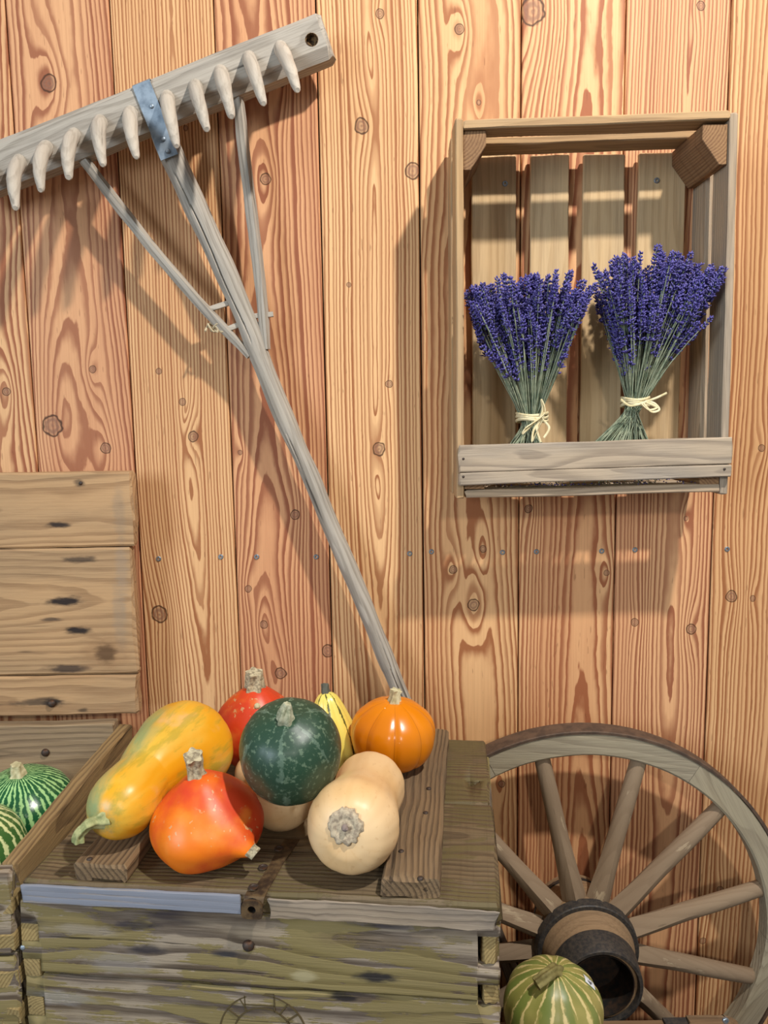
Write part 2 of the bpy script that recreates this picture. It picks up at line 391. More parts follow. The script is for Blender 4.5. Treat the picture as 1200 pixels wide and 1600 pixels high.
tag(link('floor', fl, plain('grey screed floor', '#8a8378', 0.7, scale=12)), kind='structure')

# ================================================================ common materials
RAKE = oldwood('weathered rake wood', '#b3aa9c', '#716759', '#a59d92', 0.6, 0.006, 0.45, crack=0.7, bump=0.5, rough=0.78, fibk=1.3)
TOOTH = oldwood('pale tooth wood', '#bdb2a2', '#8a7d6e', '#b3aa9c', 0.5, 0.008, 0.3, crack=0.3, bump=0.3, rough=0.7)
IRON = plain('rusty dark iron', '#4a4440', 0.6, 0.6, c2='#5b3f2c', scale=140)
BLACKIRON = plain('black worn iron', '#3b3a3a', 0.55, 0.4, c2='#575048', scale=200)
RUST = plain('rusted hasp iron', '#6a5438', 0.65, 0.35, c2='#3c2c20', scale=90)
GALV = plain('galvanised strap', '#98a5b0', 0.45, 0.55, c2='#73808c', scale=70)
DARK = plain('dark hollow', '#17110d', 0.9)
def nail(parent, p, nrm, r=0.004, h=0.0025, mat=IRON, name='nail'):
    return link(name, dome_mesh(r, h), mat, parent, Matrix.Translation(V(p)) @ to_z(nrm))

# ================================================================ the hay rake
YB = -0.066                              # front of the rake head
rk = thing('hay_rake', 'large weathered grey wooden hay rake hanging on the plank wall', 'rake', (at(628, 1090, -0.035).x + 0.3, -0.03, ZF))
b0, b1 = at(-62, 278, YB), at(509, 50, YB)
axis = (b1 - b0).normalized(); bup = V((-axis.z, 0, axis.x))
hw, ht = 0.0310, 0.0165
prof = [(-hw, -ht), (-hw * 0.2, -ht), (hw * 0.75, -ht), (hw, -ht * 0.5), (hw, ht * 0.55), (hw * 0.72, ht), (0, ht), (-hw * 0.55, ht), (-hw, ht * 0.35), (-hw, -ht * 0.5)]
Mb = frame(b0, b1, (0, -1, 0))           # local z faces the room, local y runs up
beam = link('head_beam', board_mesh((b1 - b0).length, 2 * hw, 2 * ht, nx=28, bev=0.004, rough=0.0016, seed=3.3, freq=7, profile=prof), RAKE, rk, Mb @ Matrix.Translation((0, 0, -ht)))
ph = at(487, 62, YB)
boolean_cut(beam, lathe_mesh([(-0.03, 0.0001), (-0.03, 0.0088), (0.02, 0.0088), (0.02, 0.0001)], 18), Matrix.Translation((ph.x, YB, ph.z)) @ Matrix.Rotation(PI / 2, 4, 'X'))
link('knot_hole', lathe_mesh([(-0.010, 0.0001), (-0.009, 0.004), (-0.008, 0.0089), (0.0003, 0.0092), (0.0004, 0.0086), (-0.004, 0.0078)], 18), plain('knot hole crumble', '#2c2018', 0.9, c2='#8a6a40', scale=300), rk, Matrix.Translation((ph.x, YB, ph.z)) @ Matrix.Rotation(PI / 2, 4, 'X'))
TE = [((437, 70), (465, 141)), ((388, 85), (412, 162)), ((345, 107), (362, 182)), ((305, 129), (323, 202)), ((262, 146), (276, 228)), ((205, 170), (213, 246)),
      ((158, 184), (161, 258)), ((118, 205), (107, 277)), ((75, 224), (63, 297)), ((33, 245), (24, 325)), ((-8, 262), (-20, 340))]
for k, (q0, q1) in enumerate(TE):
    p0 = at(q0[0], q0[1] + 4, YB + 0.014); p1 = at(q1[0], q1[1], -0.150)
    d = (p1 - p0); mid1 = p0 + d * 0.35 + V((0, -0.012, 0.003)); mid2 = p0 + d * 0.72 + V((0, -0.009, 0.003))
    tube('tooth', [p0, mid1, mid2, p0 + d * 0.95, p1], [0.0102, 0.0097 + 0.0006 * rs.random(), 0.0080, 0.0052, 0.0028], TOOTH, rk, n=12, rings=16, rough=0.0010, freq=60, seed=k)
# handle, from the head down behind the chest to the floor
HP = [(252, 205, -0.040), (294, 299, -0.043), (350, 420, -0.044), (390, 513, -0.043), (406, 557, -0.042), (444, 652, -0.041), (487, 748, -0.040), (526, 843, -0.039), (567, 938, -0.039), (604, 1033, -0.039), (625, 1083, -0.039)]
HPT = [at(x, y, d) for x, y, d in HP]
HR = [0.0170, 0.0172, 0.0165, 0.0155, 0.0150, 0.0140, 0.0137, 0.0135, 0.0138, 0.0132, 0.0130]
e = (HPT[-1] - HPT[-3]).normalized()
tt = (ZF + 0.004 - HPT[-1].z) / e.z
HPT += [HPT[-1] + e * tt * 0.5, HPT[-1] + e * tt]; HR += [0.0128, 0.0125]
def split_section(th, t):               # drying cracks running down the pole
    f = 1.0; w_ = 0.10 * math.sin(t * 40)
    for c0, ta, tb in ((0.85, 0.33, 0.52), (0.45, 0.44, 0.50), (6.05, 0.70, 0.98), (0.3, 0.05, 0.30)):
        if ta < t < tb: f -= 0.30 * math.sin(PI * (t - ta) / (tb - ta)) ** 0.5 * math.exp(-((th - c0 - w_) / 0.055) ** 2)
    return f
tube('handle', HPT, HR, RAKE, rk, n=96, rings=110, sec2=split_section, rough=0.0022, freq=16, seed=9, hint=(0, -1, 0))
LB = [(124, 240), (154, 280), (201, 341), (261, 415), (327, 490), (391, 556)]
RB = [(368, 128), (376, 187), (383, 252), (397, 364), (408, 457), (416, 546)]
sq = lambda th: 0.92 / max(abs(math.cos(th)), abs(math.sin(th))) ** 0.55
for pts, nm in ((LB, 1), (RB, 2)):
    tube('brace', [at(x, y, -0.046) for i, (x, y) in enumerate(pts)], [0.0074, 0.0078, 0.0082, 0.0080, 0.0076, 0.0062], RAKE, rk, n=16, rings=30, sec=sq, rough=0.0014, freq=25, seed=nm, hint=(1, -0.4, 0.6), sharp=25)
# iron strap over the head and down the handle
def strip_mesh(path, width_dir, wd, th, wds=None):
    vs, fs = [], []; n = len(path); W = V(width_dir).normalized()
    for k, p in enumerate(path):
        t = (path[min(k + 1, n - 1)] - path[max(k - 1, 0)]).normalized(); nr = t.cross(W).normalized()
        w_ = (wds[k] if wds else wd) / 2
        for s, o_ in ((-1, 0), (1, 0), (1, 1), (-1, 1)): vs.append(p + W * (s * w_) + nr * (o_ * th))
    for k in range(n - 1):
        for i in range(4):
            j = (i + 1) % 4; fs.append((k * 4 + i, (k + 1) * 4 + i, (k + 1) * 4 + j, k * 4 + j))
    fs.append((0, 1, 2, 3)); fs.append(tuple((n - 1) * 4 + i for i in (3, 2, 1, 0)))
    me = mesh(vs, fs, sharp=25); return me
s0, s1, s2 = at(221, 131, YB), at(250, 205, YB), at(265, 246, -0.062)
sd = (s1 - s0).normalized(); sw = V((sd.z, 0, -sd.x))
path = [s0 + V((0, 0.042, 0.001)), s0 + V((0, 0.002, 0.002)), s0 + V((0, -0.0015, 0)), s0.lerp(s1, 0.5) + V((0, -0.0015, 0)), s1 + V((0, -0.0015, 0)), s1.lerp(s2, 0.5) + V((0, -0.001, 0)), s2]
strap = link('iron_strap', strip_mesh(path, -sw, 0.026, 0.0016), GALV, rk)
for q, Y in (((237, 166), YB - 0.003), ((255, 217), -0.068), ((262, 236), -0.066)):
    nail(strap, at(q[0], q[1], Y), (0, -1, 0), 0.0034, 0.0022, GALV, 'rivet')
# pegs that wedge the braces, and a scrap of twine
for a, b in (((328, 483), (356, 474)), ((352, 516), (372, 508)), ((398, 494), (427, 491))):
    link('wedge_peg', tube_mesh([at(*a, -0.044), at((a[0] + b[0]) / 2, (a[1] + b[1]) / 2, -0.045), at(*b, -0.044)], [0.0042, 0.0046, 0.0044], 8, 4, sec=sq, seed=4), TOOTH, rk)
tw = [at(345 + 9 * math.cos(k * 1.3) - k * 0.9, 512 + 7 * math.sin(k * 1.9), -0.046 - 0.006 * math.sin(k * 2.3)) for k in range(18)]
link('twine_knot', tube_mesh(tw, [0.0016] * 18, 6, 70, seed=2), plain('frayed twine', '#c9b896', 0.9), rk)

# ================================================================ crate on the wall
CR1 = oldwood('crate board tan', '#bf9c70', '#8b6a48', '#9c8a74', 0.35, 0.007, 0.45, crack=0.2, bump=0.4)
CR2 = oldwood('crate board grey', '#b8a083', '#85725c', '#a3988a', 0.6, 0.006, 0.5, crack=0.25, bump=0.4)
CR3 = oldwood('crate back slat', '#cdae82', '#a38158', '#b8a284', 0.35, 0.010, 0.35, crack=0.12, bump=0.3)
CRB = oldwood('crate corner block', '#9d7a55', '#6a4730', '#7a5a44', 0.4, 0.004, 0.6, crack=0.2, bump=0.5, saw=0.35)
cr = thing('wall_crate', 'open wooden fruit crate screwed upright to the plank wall', 'crate', (0.29, -0.003, 0.985))
YFR = -0.130
for (xa, xb, nm) in (((0.1072, 0.1085), (0.1072, 0.1085), 0), ((0.4765, 0.4720), (0.4765, 0.4720), 1)):
    for (ya, yb) in ((YFR, -0.078), (-0.056, -0.008)):
        ym = (ya + yb) / 2
        board('side_board', (xa[0], ym, 0.986), (xb[1], ym, 1.4925), yb - ya, 0.0105, (1, 0, 0), CR2 if nm else CR1, cr, nx=14, rough=0.0010)
board('top_slat', (0.1145, -0.1105, 1.4835), (0.4665, -0.1105, 1.4895), 0.039, 0.0115, (0, 0, 1), CR1, cr, nx=14, rough=0.0016)
board('top_slat', (0.1145, -0.0475, 1.4810), (0.4665, -0.0475, 1.4870), 0.046, 0.0105, (0, 0, 1), CR1, cr, nx=14, rough=0.0016)
board('bottom_slat', (0.1145, -0.108, 0.9915), (0.4700, -0.108, 0.9945), 0.044, 0.0110, (0, 0, 1), CR2, cr, nx=14, rough=0.0014)
board('bottom_slat', (0.1145, -0.044, 0.9915), (0.4700, -0.044, 0.9945), 0.052, 0.0105, (0, 0, 1), CR2, cr, nx=14, rough=0.0014)
FSM = oldwood('crate front slat silvered', '#b3a18a', '#7f7162', '#a0978c', 0.7, 0.0060, 0.6, crack=0.35, bump=0.5, d0=0.05)
board('front_slat', (0.1040, YFR - 0.006, 1.0415), (0.4815, YFR - 0.006, 1.0472), 0.0372, 0.0105, (0, -1, 0), FSM, cr, nx=16, rough=0.0010)
board('front_slat', (0.1040, YFR - 0.006, 1.0139), (0.4815, YFR - 0.006, 1.0196), 0.0174, 0.0103, (0, -1, 0), FSM, cr, nx=16, rough=0.0010)
for i, (a, b, m) in enumerate(((0.137, 0.2035, CR3), (0.2240, 0.2815, CR3), (0.3025, 0.3640, CR3), (0.3840, 0.4540, CR3))):
    board('back_slat', ((a + b) / 2 + 0.001, -0.0115, 0.984), ((a + b) / 2, -0.0115, 1.4800), b - a, 0.0080, (0, -1, 0), m, cr, nx=14, rough=0.0009)
def corner_block(x, z, sx, sz, dx, dz, ya, yb):
    vs = []
    for y in (ya, yb):
        for (u, v) in ((0, 0), (dx, 0), (dx, dz * 0.38), (dx * 0.30, dz), (0, dz)): vs.append((x + sx * u + 0.0006 * rs.uniform(-1, 1), y, z + sz * v))
    fs = [(0, 1, 2, 3, 4), (9, 8, 7, 6, 5)] + [(k, 5 + k, 5 + (k + 1) % 5, (k + 1) % 5) for k in range(5)]
    if sx * sz > 0: pass
    else: fs = [tuple(reversed(f)) for f in fs]
    me = mesh(vs, fs, sharp=0)
    for p in me.polygons: p.use_smooth = False
    c = V((x + sx * dx / 2, (ya + yb) / 2, z + sz * dz / 2))
    # grain along the depth of the crate
    R = Matrix(((0, 1, 0, c.x), (1, 0, 0, c.y), (0, 0, -1, c.z), (0, 0, 0, 1))); me.transform(R.inverted()); me.flip_normals() if False else None
    o = link('corner_block', me, CRB, cr, R); bm = bmesh.new(); bm.from_mesh(me); bmesh.ops.recalc_face_normals(bm, faces=bm.faces); bmesh.ops.bevel(bm, geom=bm.edges[:], offset=0.0008, segments=1, affect='EDGES'); bm.to_mesh(me); bm.free()
    return o
corner_block(0.1140, 1.4770, 1, -1, 0.030, 0.050, -0.1240, -0.016)
corner_block(0.4665, 1.4805, -1, -1, 0.034, 0.052, -0.1240, -0.016)
corner_block(0.1140, 0.9985, 1, 1, 0.028, 0.044, -0.1285, -0.016)
corner_block(0.4705, 0.9990, -1, 1, 0.028, 0.044, -0.1285, -0.016)
for q in ((789, 287), (1026, 282)):
    link('screw', SCM, ZINC, cr, Matrix.Translation(at(q[0], q[1], -0.0158)) @ Matrix.Rotation(PI / 2, 4, 'X'))
for q in ((724, 717), (724, 745), (1132, 733)): nail(cr, at(q[0], q[1], YFR - 0.0113), (0, -1, 0), 0.0018, 0.001)

# ================================================================ lavender
def lav_mat():
    M = Mat('dried lavender flowers', 0.75, 0.2); r = M.rnd()
    n_ = M.noise(M.tc(), 520, 2); n2 = M.noise(M.tc(), 160, 2)
    c = M.mix(M.ss(n_, 0.35, 0.7), '#383270', '#7d77b8'); c = M.mix(M.ss(n2, 0.55, 0.75), c, '#4a4468')
    c = M.mix(M.mul(M.ss(M.noise(M.tc(), 330, 1), 0.70, 0.76), 0.8), c, '#c4c2d8'); c = M.mix(M.mul(r, 0.25), c, '#4a3f9c')
    M.color(c); return M.m
LAV = lav_mat()
STEM = plain('dried lavender stems', '#a0a68a', 0.8, c2='#73826a', scale=90)
RAFFIA = plain('raffia', '#e8dcb4', 0.7, c2='#cdbb8a', scale=120)
def spike_mesh(L, seed):
    r = random.Random(seed); vs, fs = [], []
    def floret(p, d, ln, wd):
        d = V(d).normalized(); a = d.orthogonal().normalized(); b = d.cross(a); o = len(vs); tw_ = r.uniform(0, 2)
        ring = [a * math.cos(tw_ + k * PI / 2) + b * math.sin(tw_ + k * PI / 2) for k in range(4)]
        vs.append(V(p)); vs.extend(V(p) + d * ln * 0.62 + q * wd for q in ring); vs.append(V(p) + d * ln)
        for k in range(4):
            j = (k + 1) % 4; fs.append((o, o + 1 + j, o + 1 + k)); fs.append((o + 5, o + 1 + k, o + 1 + j))
    z = 0.0
    while z < L:
        t = z / L; n = 8 if t < 0.85 else 5; ln = 0.0066 * (1 - 0.35 * t)
        a0 = r.uniform(0, 6)
        for k in range(n):
            a = a0 + 2 * PI * k / n + r.uniform(-.2, .2); el = r.uniform(0.2, 1.5) + 0.5 * t
            d = V((math.cos(a), math.sin(a), el)); floret((math.cos(a) * 0.0007, math.sin(a) * 0.0007, z + r.uniform(-.0012, .0012)), d, ln * r.uniform(.7, 1.4), r.uniform(0.0011, 0.0017))
        z += r.uniform(0.0040, 0.0062) if t > 0.15 else r.uniform(0.006, 0.011)
    floret((0, 0, L - 0.003), (0.1, 0, 1), 0.006, 0.0014)
    return mesh(vs, fs, sharp=0)
SPK = [spike_mesh(L, i) for i, L in enumerate((0.034, 0.042, 0.050, 0.038, 0.056, 0.030))]
for me in SPK: me.materials.append(LAV)
def lavender(label, tie, fan_l, fan_r, lmax, bot_l, bot_r, n, seed, lean, floor_z, ymin, ymax):
    r = random.Random(seed); T = V(tie)
    root = thing('lavender_bunch', label, 'lavender', (T.x, T.y, floor_z), 'lavender bunches in the wall crate')
    vs, fs = [], []
    spikes = []
    for i in range(n):
        u = r.random(); ax = -fan_l + (fan_l + fan_r) * (i + r.random()) / n + r.gauss(0, 0.02)
        ay = r.triangular(-0.40, 0.20, -0.14)
        edge = abs((ax - (fan_r - fan_l) / 2) / ((fan_l + fan_r) / 2))
        ln = lmax * (r.triangular(0.42, 1.0, 0.98) - 0.05 * edge ** 2)
        if r.random() < 0.16: ln *= r.uniform(0.7, 0.9)
        d = V((math.sin(ax + lean), math.sin(ay), math.cos(ax + lean) * math.cos(ay))).normalized()
        off = V((math.sin(ax) * 0.026 + r.uniform(-.004, .004), math.sin(ay) * 0.026 + r.uniform(-.006, .006), r.uniform(-.004, .004)))
        top = T + off + d * ln
        top.y = min(max(top.y, ymin), ymax); top.x = min(max(top.x, 0.122), 0.4585)
        bx = bot_l + (bot_r - bot_l) * (0.5 - 0.5 * math.sin(ax * 2.2 + r.uniform(-.9, .9)))
        bot = V((T.x + bx, T.y + r.uniform(-.03, .03), floor_z + r.uniform(0.001, 0.012)))
        bot.x = min(max(bot.x, 0.147), 0.438)
        bow = V((math.sin(ax) * -0.006, 0, 0)) + V((r.uniform(-.004, .004), r.uniform(-.004, .004), 0))
        sl = SPK[r.randrange(len(SPK))]; L = max(v.co.z for v in sl.vertices)
        pts = []
        for k in range(7):
            t = k / 6
            pts.append(bot.lerp(T + off, t / 0.33) if t <= 0.34 else (T + off).lerp(top, (t - 0.333) / 0.667) + bow * math.sin(PI * (t - 0.333) / 0.667))
        rad = r.uniform(0.0007, 0.0012); o = len(vs)
        for k, p in enumerate(pts):
            for j in range(3): vs.append(p + V((math.cos(j * 2.094 + i), math.sin(j * 2.094 + i), 0)) * rad)
        for k in range(6):
            for j in range(3): fs.append((o + k * 3 + j, o + k * 3 + (j + 1) % 3, o + (k + 1) * 3 + (j + 1) % 3, o + (k + 1) * 3 + j))
        dirn = ((pts[-1] - pts[-2]).normalized() + V((r.gauss(0, 0.09), r.gauss(0, 0.12), 0))).normalized()
        spikes.append((top - dirn * L * 0.85, dirn, sl, r.uniform(0, 6), r.uniform(0.9, 1.2)))
    tag(link('stems', mesh(vs, fs, sharp=0), STEM, root), kind='stuff')
    for p, d, me, sp, sc in spikes:
        link('flower_spike', me, LAV, root, Matrix.Translation(p) @ to_z(d, sp) @ Matrix.Diagonal((sc, sc, 1, 1)))
    return root
FZ = 1.0005
T1, T2 = at(829, 652, -0.080), at(990, 628, -0.080)
lv1 = lavender('dried lavender bunch with a knotted raffia tie, on the left in the crate', T1, 0.47, 0.39, 0.205, -0.075, 0.046, 280, 11, -0.02, FZ, -0.165, -0.026)
lv2 = lavender('taller dried lavender bunch with a looped raffia bow, on the right in the crate', T2, 0.33, 0.52, 0.210, -0.104, 0.045, 280, 23, 0.02, FZ, -0.165, -0.026)
def ribbon(parent, name, P, wd=0.0016, rings=40, flat=0.45):
    return link(name, tube_mesh(P, [wd] * len(P), 8, rings, flat=flat, hint=(0, 0, 1)), RAFFIA, parent)
def tie(root, T, rx, ry, wraps):
    for k in range(wraps):
        dz = (k - (wraps - 1) / 2) * 0.0042
        P = [T + V((math.cos(a) * rx, math.sin(a) * ry, dz + 0.002 * math.sin(a * 2 + k))) for a in [2 * PI * i / 16 for i in range(17)]]
        link('raffia_tie', tube_mesh(P, [0.0022] * 17, 8, 48, flat=0.5, hint=(0, 0, 1)), RAFFIA, root)
tie(lv1, T1 + V((0.002, 0, 0)), 0.0225, 0.028, 3); tie(lv2, T2 + V((0.002, 0, 0)), 0.0190, 0.025, 3)
YR = -0.113
for P in ([(843, 652), (830, 665), (816, 678), (822, 668), (840, 656), (852, 645)], [(846, 655), (834, 672), (832, 690), (838, 676), (848, 656)], [(843, 656), (848, 640), (846, 624), (852, 640), (848, 655)], [(846, 654), (858, 668), (850, 684)], [(845, 652), (839, 670), (845, 691)]):
    ribbon(lv1, 'raffia_loop', [at(x, y, YR - 0.002 * i % 3 * 0.5) for i, (x, y) in enumerate(P)])
for P in ([(1010, 627), (1025, 622), (1042, 614)], [(1008, 627), (1022, 630), (1030, 640), (1018, 643), (1006, 630)], [(1006, 628), (1018, 632), (1026, 637), (1014, 640), (1002, 630)], [(970, 624), (985, 634), (1010, 628)]):
    ribbon(lv2, 'raffia_loop', [at(x, y, YR + 0.004 - 0.002 * i % 3 * 0.5) for i, (x, y) in enumerate(P)])
# crumbs shed by the bunches on the crate's bottom slats
cb_v, cb_f = [], []
for k in range(160):
    p = V((rs.uniform(0.13, 0.455), rs.choice((rs.uniform(-0.127, -0.09), rs.uniform(-0.068, -0.02))), FZ + 0.0012)); s = rs.uniform(0.0008, 0.0018); o = len(cb_v); a = rs.uniform(0, 6)
    for d in ((s * math.cos(a), s * math.sin(a), 0), (-s * math.sin(a), s * math.cos(a), 0), (-s * math.cos(a), -s * math.sin(a), 0), (s * math.sin(a), -s * math.cos(a), 0), (0, 0, s), (0, 0, -s * 0.6)): cb_v.append(p + V(d))
    for k2 in range(4): cb_f.append((o + k2, o + (k2 + 1) % 4, o + 4)); cb_f.append((o + (k2 + 1) % 4, o + k2, o + 5))
tag(link('lavender_crumbs', mesh(cb_v, cb_f, sharp=0), LAV), 'shed lavender crumbs lying on the bottom slats of the wall crate', 'crumbs', kind='stuff')

# ================================================================ front chest with the closed lid
YAW = math.radians(-6.3)
CO = V((-0.3815, -0.452, 0.0)); ZL = 0.628; CW, CDP = 0.490, 0.385
MC = Matrix.Translation(CO) @ Matrix.Rotation(YAW, 4, 'Z'); MCi = MC.inverted()
ch = thing('closed_chest', 'weathered olive-painted wooden chest with closed lid carrying the squashes', 'chest', (CO.x, CO.y, ZF), None, YAW)
OLV = dict(light='#a1917a', dark='#4a3b2b', grey='#90867e', greyamt=0.55, ring=0.0085, contrast=0.85, stain='#2a2630', stainamt=0.25, paint='#887b4a', paint2='#75663e', paintamt=0.58, paint_scale=5.5, bump=0.6, crack=0.8, d0=0.045, rough=0.72)
LIDM = dict(light='#786549', dark='#443527', grey='#6a5d4a', greyamt=0.5, ring=0.006, contrast=0.6, stain='#241d17', stainamt=0.15, paint='#6d6240', paint2='#574b30', paintamt=0.38, paint_scale=6, bump=0.6, crack=0.5, rough=0.55, saw=0.15)
BATM = oldwood('lid batten wood', '#836b4e', '#443426', '#6c5d4b', 0.5, 0.005, 0.65, stain='#2b2018', stainamt=0.2, bump=0.7, crack=0.6)
ENDG = oldwood('end grain oak', '#a08a5c', '#6b5734', '#8e7c55', 0.5, 0.0035, 0.5, bump=0.5, crack=0.5)
lidm = oldwood('lid board worn olive', **LIDM)
# lid boards (the front nose has cool window daylight put into its colour)
ZLB = 0.6055
lf = box_between('lid_board', (0, 0.0, ZLB), (CW, 0.197, ZL), lidm, ch, MC, 'X', nx=40, bev=0.003, rough=0.0022, freq=10)
lb = box_between('lid_board', (0.001, 0.1985, ZLB), (CW - 0.003, CDP, ZL), lidm, ch, MC, 'X', nx=40, bev=0.0025, rough=0.0018, freq=10)
kh = atz(738, 1222, ZL); boolean_cut(lb, tube_mesh([V((kh.x, kh.y, ZL - 0.012)), V((kh.x, kh.y, ZL + 0.02))], [0.0075, 0.0085], 14, 2, sec=lambda t: 1 + 0.35 * math.sin(3 * t + 1) + 0.2 * math.sin(5 * t), hint=(1, 0, 0)), Matrix())
nose = oldwood('lid nose cool daylight tint', '#a59c94', '#6f675f', '#8f95a6', 0.6, 0.006, 0.4, paint='#858b98', paint2='#787d8a', paintamt=0.95, paint_scale=3.0, bump=0.25, crack=0.4, stain='#2b2a33', stainamt=0.1)  # blue-grey here is daylight from the left, tinted into the wood
nose2 = oldwood('lid nose bare grey', '#9a8a76', '#554639', '#7c7774', 0.6, 0.005, 0.4, bump=0.45, crack=0.8, stain='#25222a', stainamt=0.25)
box_between('lid_edge', (-0.001, -0.0045, ZLB + 0.0005), (0.233, -0.0008, ZL - 0.002), nose, ch, MC, 'Xv', nx=24, bev=0.001, rough=0.0010, freq=18)
box_between('lid_edge', (0.262, -0.0035, ZLB - 0.003), (CW - 0.002, -0.0008, ZL - 0.004), nose2, ch, MC, 'Xv', nx=24, bev=0.001, rough=0.0022, freq=22)
def batten(x0, x1, y0, y1, h):
    o = box_between('lid_batten', (x0, y0, ZL - 0.0002), (x1, y1, ZL + h), BATM, ch, MC, 'Y', nx=30, bev=0.003, rough=0.0022, freq=12, endrough=0.003); return o
bt1 = batten(0.052, 0.110, 0.004, 0.33, 0.019)
bt2 = batten(0.373, 0.432, 0.003, 0.375, 0.021)
for o_, qs in ((bt2, ((657, 1372), (665, 1270), (670, 1232), (627, 1330))), (bt1, ((140, 1342),))):
    for q in qs: nail(o_, atz(q[0], q[1], ZL + 0.0212 if o_ is bt2 else ZL + 0.0192), (0, 0, 1), 0.0030, 0.0015)
# hasp strip
ha, hb = MCi @ atz(436, 1328, ZL), MCi @ atz(394, 1398, ZL)
hx = (ha.x + hb.x) / 2
hp = [MC @ V((ha.x + 0.008, 0.10, ZL + 0.0002)), MC @ V((hx + 0.004, 0.05, ZL + 0.0002)), MC @ V((hx, 0.004, ZL + 0.0004)), MC @ V((hx - 0.001, -0.005, ZL - 0.001)), MC @ V((hx - 0.002, -0.0075, ZL - 0.006)), MC @ V((hx - 0.002, -0.0078, ZL - 0.010))]
xd = (MC.to_3x3() @ V((1, 0, 0))).normalized()
hs = link('hasp', strip_mesh(hp, -xd, 0.0205, 0.0022), RUST, ch)
for q in ((436, 1326), (411, 1355), (396, 1386)):
    p = atz(q[0], q[1], ZL + 0.0026); link('rivet', lathe_mesh([(0, 0.0052), (0.0008, 0.0050), (0.0010, 0.0036), (0.0003, 0.0026), (0.0003, 0.0001)], 16), IRON, hs, Matrix.Translation(p))
def plate_hole(w_, h_, r, t, n=32):
    vs, fs = [], []
    for z in (0, t):
        for i in range(n):
            a = 2 * PI * i / n; c, s = math.cos(a), math.sin(a); k = (abs(c) ** 7 + abs(s) ** 7) ** (-1 / 7) if s < 0 else (abs(c) ** 2.6 + abs(s) ** 2.6) ** (-1 / 2.6)
            vs.append((c * k * w_ / 2, s * k * h_ / 2, z))
        for i in range(n):
            a = 2 * PI * i / n; vs.append((math.cos(a) * r, math.sin(a) * r, z))
    for i in range(n):
        j = (i + 1) % n
        fs += [(2 * n + i, 2 * n + j, 3 * n + j, 3 * n + i), (j, i, n + i, n + j), (i, j, 2 * n + j, 2 * n + i), (n + j, n + i, 3 * n + i, 3 * n + j)]
    return mesh(vs, fs, sharp=30)
hq = MCi @ at(389, 1419, -0.486)
Mpl = MC @ Matrix.Translation((hx - 0.003, -0.0075, hq.z)) @ Matrix.Rotation(PI / 2, 4, 'X')
pl = link('hasp_plate', plate_hole(0.0215, 0.0195, 0.0042, 0.003), RUST, ch, Mpl)
link('hasp_socket', lathe_mesh([(-0.0068, 0.0001), (-0.0068, 0.010), (-0.0002, 0.010), (-0.0002, 0.0044), (-0.006, 0.0044), (-0.006, 0.0001)], 20), DARK, ch, Mpl)
# front boards with finger joints
zs = [0.604, 0.5215, 0.405, 0.290, 0.175, 0.06, ZF]
def zpx(px, py): return at(px, py, -0.48 if px > 300 else -0.455).z
JL = [(zpx(35, 1475), zpx(35, 1446)), (zpx(35, 1531), zpx(35, 1501)), (zpx(40, 1593), zpx(40, 1561))]
def zr(py): return at(770, py, -0.505).z
JR = [(zr(1514), zr(1464)), (zr(1577), zr(1539))]
z = min(JL[-1][0], JR[-1][0]) - 0.02
while z > 0.03: JL.append((z - 0.021, z)); JR.append((z - 0.027, z)); z -= 0.048
BX0, BX1, BT = -0.0085, CW + 0.001, 0.021
cutm = lambda w_, h_: mesh([(sx * w_, sy * 0.03, sz * h_) for sx in (-1, 1) for sy in (-1, 1) for sz in (-1, 1)], [(0, 1, 3, 2), (4, 6, 7, 5), (0, 4, 5, 1), (2, 3, 7, 6), (0, 2, 6, 4), (1, 5, 7, 3)], sharp=0)
def px_spots(o, L):
    inv = mw(o).inverted(); out = []
    for (px, py, rx, ry, colr, k) in L:
        p = inv @ at(px, py, -0.452 - max(0, (px - 20)) / 1490 * 0.055); out.append((p.x, p.y, rx / 1400, ry / 1400, colr, k))
    return out
FSP = [(215, 1440, 45, 9, '#2b2833', .7), (235, 1478, 40, 9, '#26242e', .8), (190, 1500, 60, 22, '#938c86', .5), (360, 1480, 26, 7, '#2a2c33', .8), (590, 1505, 38, 10, '#1e1e26', .9), (540, 1540, 26, 7, '#221f22', .9), (480, 1508, 22, 12, '#b5aa86', .6), (710, 1440, 60, 12, '#8a7c68', .6), (570, 1450, 90, 12, '#6b5b45', .5), (90, 1560, 70, 14, '#918e8e', .5), (130, 1450, 70, 10, '#9a8f80', .6)]
for k in range(6):
    fm = oldwood('chest front board %d' % k, **OLV) if k < 2 else fm
    o = box_between('front_board', (BX0, 0.0012 * (k % 2), zs[k + 1] + 0.0024), (BX1, BT, zs[k]), fm, ch, MC, 'Xv', nx=44, bev=0.0022, rough=0.0018, freq=11)
    for (za, zb), xx in [(j, BX0) for j in JL] + [(j, BX1) for j in JR]:
        if zb > zs[k + 1] and za < zs[k]:
            boolean_cut(o, cutm(0.0205 if xx < 0 else 0.0215, (zb - za) / 2), MC @ Matrix.Translation((xx, 0.01, (za + zb) / 2)))
    if k < 2: add_spots(fm, px_spots(o, FSP))
for (za, zb) in JL:
    box_between('joint_finger', (BX0 + 0.0004, 0.0010, za + 0.0006), (BX0 + 0.0192, BT, zb - 0.0006), ENDG, ch, MC, 'Y', nx=3, bev=0.001, rough=0.0008)
for (za, zb) in JR:
    box_between('joint_finger', (BX1 - 0.0185, 0.0050, za + 0.0012), (BX1 - 0.001, BT, zb - 0.0018), ENDG, ch, MC, 'Y', nx=4, bev=0.0025, rough=0.003, freq=40)
